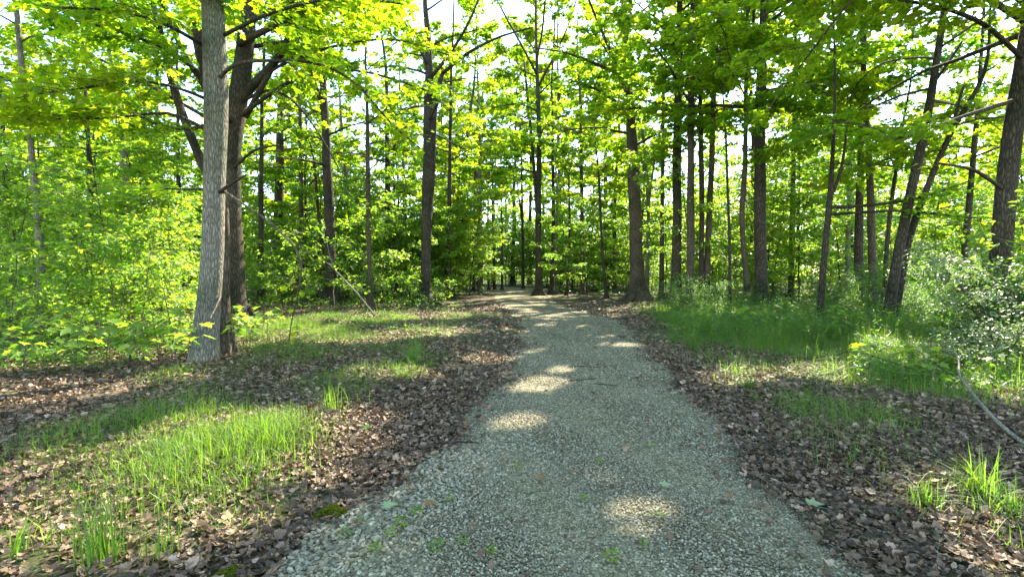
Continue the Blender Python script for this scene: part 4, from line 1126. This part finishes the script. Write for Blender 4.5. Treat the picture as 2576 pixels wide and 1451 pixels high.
stick("fallen_stick", "dark stick half buried in the leaves at the lower right", "stick", [G(2130, 1268, .03), G(2190, 1276, .04), G(2265, 1292, .03)], .013, .008, 'bark_dark', n=8)
stick("fallen_stick", "long thin twig along the right gravel edge", "stick", [G(1790, 1015, .03), G(1850, 1050, .03), G(1900, 1090, .04), G(1950, 1130, .03)], .005, .003, 'twig', n=8)
stick("fallen_stick", "thin curved twig at the right gravel edge near the bottom", "stick", [G(1880, 1185, .03), G(1925, 1205, .04), G(1955, 1230, .03), G(1985, 1260, .03)], .005, .003, 'twig', n=8)
stick("fallen_stick", "pale twig pointing at the grass tuft beside the right gravel edge", "stick", [G(1845, 938, .03), G(1862, 918, .04), G(1872, 905, .05)], .008, .004, 'stick', n=6)
stick("fallen_stick", "dead stick slanting through the grass in front of the stout grey trunk", "stick", [G(640, 1010, .02), G(600, 985, .06), G(560, 965, .10), G(525, 945, .12)], .009, .004, 'stick', n=8)
stick("fallen_stick", "dry straw-coloured stick lying in the grass at the left", "stick", [G(232, 1118, .04), G(250, 1100, .06), G(265, 1083, .08)], .008, .004, 'stick', n=6)
stick("fallen_stick", "grey dead branch on the ground below the straight reddish trunk", "stick", [G(930, 830, .03), G(965, 826, .05), G(990, 815, .06)], .02, .01, 'bark_dark', n=8)
stick("fallen_stick", "thin bent twig curving up beside the stout grey trunk's foot", "stick", [G(385, 945, .03), P(400, 915, 7.9), P(440, 868, 8.0), P(475, 845, 8.1)], .014, .005, 'bark_brown', n=8)


def ground_leaf(px, py, size, rot, mat, name, label, cat="leaf", tilt=.2):
    p = at(px, py)
    z = max(float(ground_z(p[0:1], p[1:2])[0]), float(path_z(p[0:1], p[1:2])[0]) if path_in(p[0], p[1]) > -.05 else -1) + .035
    mb = MB()
    leaves(mb, np.array([[0, 0, 0.]]), np.array([[math.sin(rot), math.cos(rot), .08]]), np.array([[tilt, -tilt, 1.]]), np.array([size]), L_MAPLE if mat != 'orange' else L_DEAD, 0, np.array([U(.2, .8)]))
    st = np.array([[0, 0, 0], [-math.sin(rot) * size * .3, -math.cos(rot) * size * .3, .004], [-math.sin(rot) * size * .55, -math.cos(rot) * size * .55, 0]])
    o = mb.build(name, [M[mat]], None, (0, 0, 0)); o.location = (p[0], p[1], z)
    tag(o, label, cat)
    m2 = MB(); tube(m2, st, [.0018, .0015, .0012], 4)
    m2.build("leaf_stalk", [M['twig']], o)


ground_leaf(2030, 1265, .10, 1.9, 'fallen', "fallen_leaf", "large pale green fallen leaf at the right gravel edge")
ground_leaf(1978, 1058, .07, 1.2, 'fallen', "fallen_leaf", "small blue-green fallen leaf among brown leaves right of the path")
ground_leaf(965, 1282, .085, 1.4, 'fallen', "fallen_leaf", "pale green fallen leaf on the coarse stones at lower left")
ground_leaf(1664, 1234, .075, 1.5, 'fallen', "fallen_leaf", "pale green leaf lying on the gravel near the middle of the path")
ground_leaf(1502, 1172, .06, 1.2, 'leaf_young', "fallen_leaf", "small yellow-green leaf on the gravel in the middle distance")
ground_leaf(910, 1093, .10, 1.5, 'leaf_young', "fallen_leaf", "yellow-green maple leaf on the brown leaves at left")
ground_leaf(1170, 1070, .075, .5, 'orange', "fallen_leaf", "yellow curled leaf on the dark leaves at the left gravel edge")
ground_leaf(1012, 1203, .06, 1.5, 'orange', "fallen_leaf", "orange dead leaf at the upper left of the coarse stones")
ground_leaf(1070, 1283, .07, 1.3, 'orange', "fallen_leaf", "orange-brown curled leaf beside the pale green leaf at lower left")
ground_leaf(1355, 1217, .06, .8, 'orange', "fallen_leaf", "rusty red leaf on the gravel at the centre")
ground_leaf(1432, 1200, .055, 2.0, 'orange', "fallen_leaf", "brown leaf on the gravel just right of the rusty red leaf")
ground_leaf(1262, 1173, .05, .3, 'orange', "fallen_leaf", "small orange leaf on the gravel left of centre")
ground_leaf(1832, 1264, .05, .9, 'orange', "fallen_leaf", "small brown leaf on the gravel near its right edge")

MOSS = ((832, 1283, .085, "yellow-green moss cushion where the leaves meet the coarse stones"), (575, 1442, .06, "moss cushion at the bottom edge left of the coarse stones"))
for px, py, r, lab in MOSS:
    p = at(px, py)
    z0 = max(float(ground_z(p[0:1], p[1:2])[0]), float(path_z(p[0:1], p[1:2])[0]) if path_in(p[0], p[1]) > -.1 else -1)
    mb = MB(); n = 1500
    rr = np.sqrt(R.random(n)); th = U(0, 6.28, n)
    k_ = 1 + .25 * np.sin(th * 3 + px) + .15 * np.sin(th * 5)
    pos = np.stack([rr * np.cos(th) * r * k_ * 1.1, rr * np.sin(th) * r * k_, (1 - rr ** 2) * r * .42 + .012], 1)
    leaves(mb, pos, R.normal(0, 1, (n, 3)) + [0, 0, 1.2], R.normal(0, 1, (n, 3)), U(.008, .016, n), L_QUAD)
    o = mb.build("moss_cushion", [M['moss']], None, (0, 0, 0)); o.location = (p[0], p[1], z0); tag(o, lab, "moss")

# individual tufts that stand out
TUFT = [(258, 1415, 90, .42, .007, .20, "tall dark green grass tuft in sunlit leaves at the lower left corner"), (60, 1395, 28, .30, .008, .45, "arching grass tuft at the left edge near the bottom"),
        (668, 1155, 45, .38, .007, .15, "tall bright tuft of thin grass at the right end of the left grass patch"), (705, 1160, 40, .34, .006, .15, "slim bright grass tuft just right of the tallest thin tuft"),
        (395, 1405, 30, .26, .006, .2, "thin grass tuft right of the dark tuft at lower left"), (655, 1200, 28, .22, .006, .3, "small grass tuft on the sunlit leaf strip at left"),
        (1040, 925, 90, .30, .006, .15, "upright grass tuft alone in the leaves left of the path"), (1015, 972, 200, .15, .006, .4, "dense low sunlit grass clump near the left path edge"),
        (2470, 1260, 110, .34, .007, .35, "bright sunlit grass tuft at the lower right"), (2330, 1275, 70, .22, .007, .4, "smaller bright grass tuft left of the sunlit one at lower right"), (2545, 1300, 70, .26, .007, .4, "sunlit grass tuft at the right edge near the bottom"),
        (1875, 975, 110, .17, .006, .4, "low grass tuft on the leaves by the right gravel edge"), (1748, 885, 130, .34, .007, .15, "upright grass tuft at the left end of the tall right-hand grass"), (1085, 930, 30, .18, .006, .3, "sparse grass tuft between the upright tuft and the gravel"),
        (830, 1055, 60, .30, .006, .2, "thin grass tuft right of the left grass patch, standing in shade"), (780, 1130, 22, .16, .006, .4, "few short grass blades on dark leaves at left")]
for px, py, n, h, w, ln, lab in TUFT:
    p = at(px, py)
    mb = MB()
    rr = np.abs(R.normal(0, .055, n)) * (1 + h); th = U(0, 6.28, n)
    blades(mb, rr * np.cos(th), rr * np.sin(th), h * U(.5, 1.25, n), np.full(n, w), ln * 2.0 + .12, np.full(n, -.01))
    o = mb.build("grass_tuft", [M['grass']], None, (0, 0, 0)); o.location = (p[0], p[1], float(ground_z(p[0:1], p[1:2])[0])); tag(o, lab, "grass tuft")

# tiny plants sprouting through the gravel
sp_ = [(1045, 1300), (1010, 1325), (985, 1350), (1130, 1265), (1165, 1370), (905, 1310), (870, 1345), (1540, 1415), (1615, 1380), (1235, 1400), (1640, 1130), (1470, 1265), (1300, 1180), (940, 1395), (1100, 1390), (1655, 1305), (1000, 1270)]
mb0 = MB(); n = 9; a = np.arange(n) * 2.4
leaves(mb0, np.stack([.012 * np.sin(a), .012 * np.cos(a), U(.01, .035, n)], 1), np.stack([np.sin(a), np.cos(a), U(0, .6, n)], 1), np.tile([0, 0, 1.], (n, 1)) + R.normal(0, .3, (n, 3)), U(.018, .034, n), L_OVAL)
me0 = mb0.mesh("weed_sprout", [M['leaf_young']])
for px, py in sp_:
    p = at(px, py)
    if path_in(p[0], p[1]) < .02: continue
    o = bpy.data.objects.new("weed_sprout", me0); COL.objects.link(o)
    o.location = (p[0], p[1], float(path_z(p[0:1], p[1:2])[0]) + .004); o.rotation_euler = (0, 0, U(0, 6)); s = U(.7, 1.5); o.scale = (s, s, s)
    side = "among the coarse stones at the near left" if px < 1200 else "in the middle of the near gravel"
    tag(o, f"tiny green sprout {side}", "sprout", f"sprouts {side}")

# a few more layered saplings at the left and leafy cover before the right-edge trunk
scatter(16, (-60, 440), (10.5, 15), SAP, "maple_sapling", "sapling", "layered green sapling nearer the grass", (.7, 1.25), avoid=[(515, 60, 16)])
scatter(5, (2380, 2570), (9.3, 11.5), SHR, "leafy_shrub", "shrub", "green shrub around the pale bush", (.8, 1.2))
scatter(12, (1780, 2340), (11, 17), SEED, "maple_seedling", "seedling", "seedling standing in the right-hand grass", (.9, 1.6))

# ------------------------------------------------------------------ light
w = bpy.data.worlds.new("World"); scene.world = w; w.use_nodes = True
nt = w.node_tree; nt.nodes.clear()
sky = nt.nodes.new("ShaderNodeTexSky"); sky.sky_type = 'NISHITA'; sky.sun_disc = False
sky.sun_elevation = SUN_EL; sky.sun_rotation = SUN_AZ
sky.air_density, sky.dust_density, sky.ozone_density = 1.0, 0.3, 1.5
bg = nt.nodes.new("ShaderNodeBackground"); bg.inputs[1].default_value = .125
out = nt.nodes.new("ShaderNodeOutputWorld")
nt.links.new(sky.outputs[0], bg.inputs[0]); nt.links.new(bg.outputs[0], out.inputs[0])
sl = bpy.data.lights.new("sun", 'SUN'); sl.energy = 3.7; sl.angle = math.radians(.5); sl.color = (1, .91, .76)
so = bpy.data.objects.new("sun", sl); COL.objects.link(so)
so.rotation_euler = Vector(SUN).to_track_quat('Z', 'Y').to_euler()

scene.view_settings.view_transform = 'Standard'
scene.view_settings.look = 'None'
scene.view_settings.exposure = 2.92
scene.view_settings.gamma = 1.0
c = scene.cycles
c.max_bounces, c.diffuse_bounces, c.glossy_bounces, c.transmission_bounces, c.transparent_max_bounces = 7, 5, 2, 5, 4
c.use_denoising = True
c.sample_clamp_indirect = 6.0
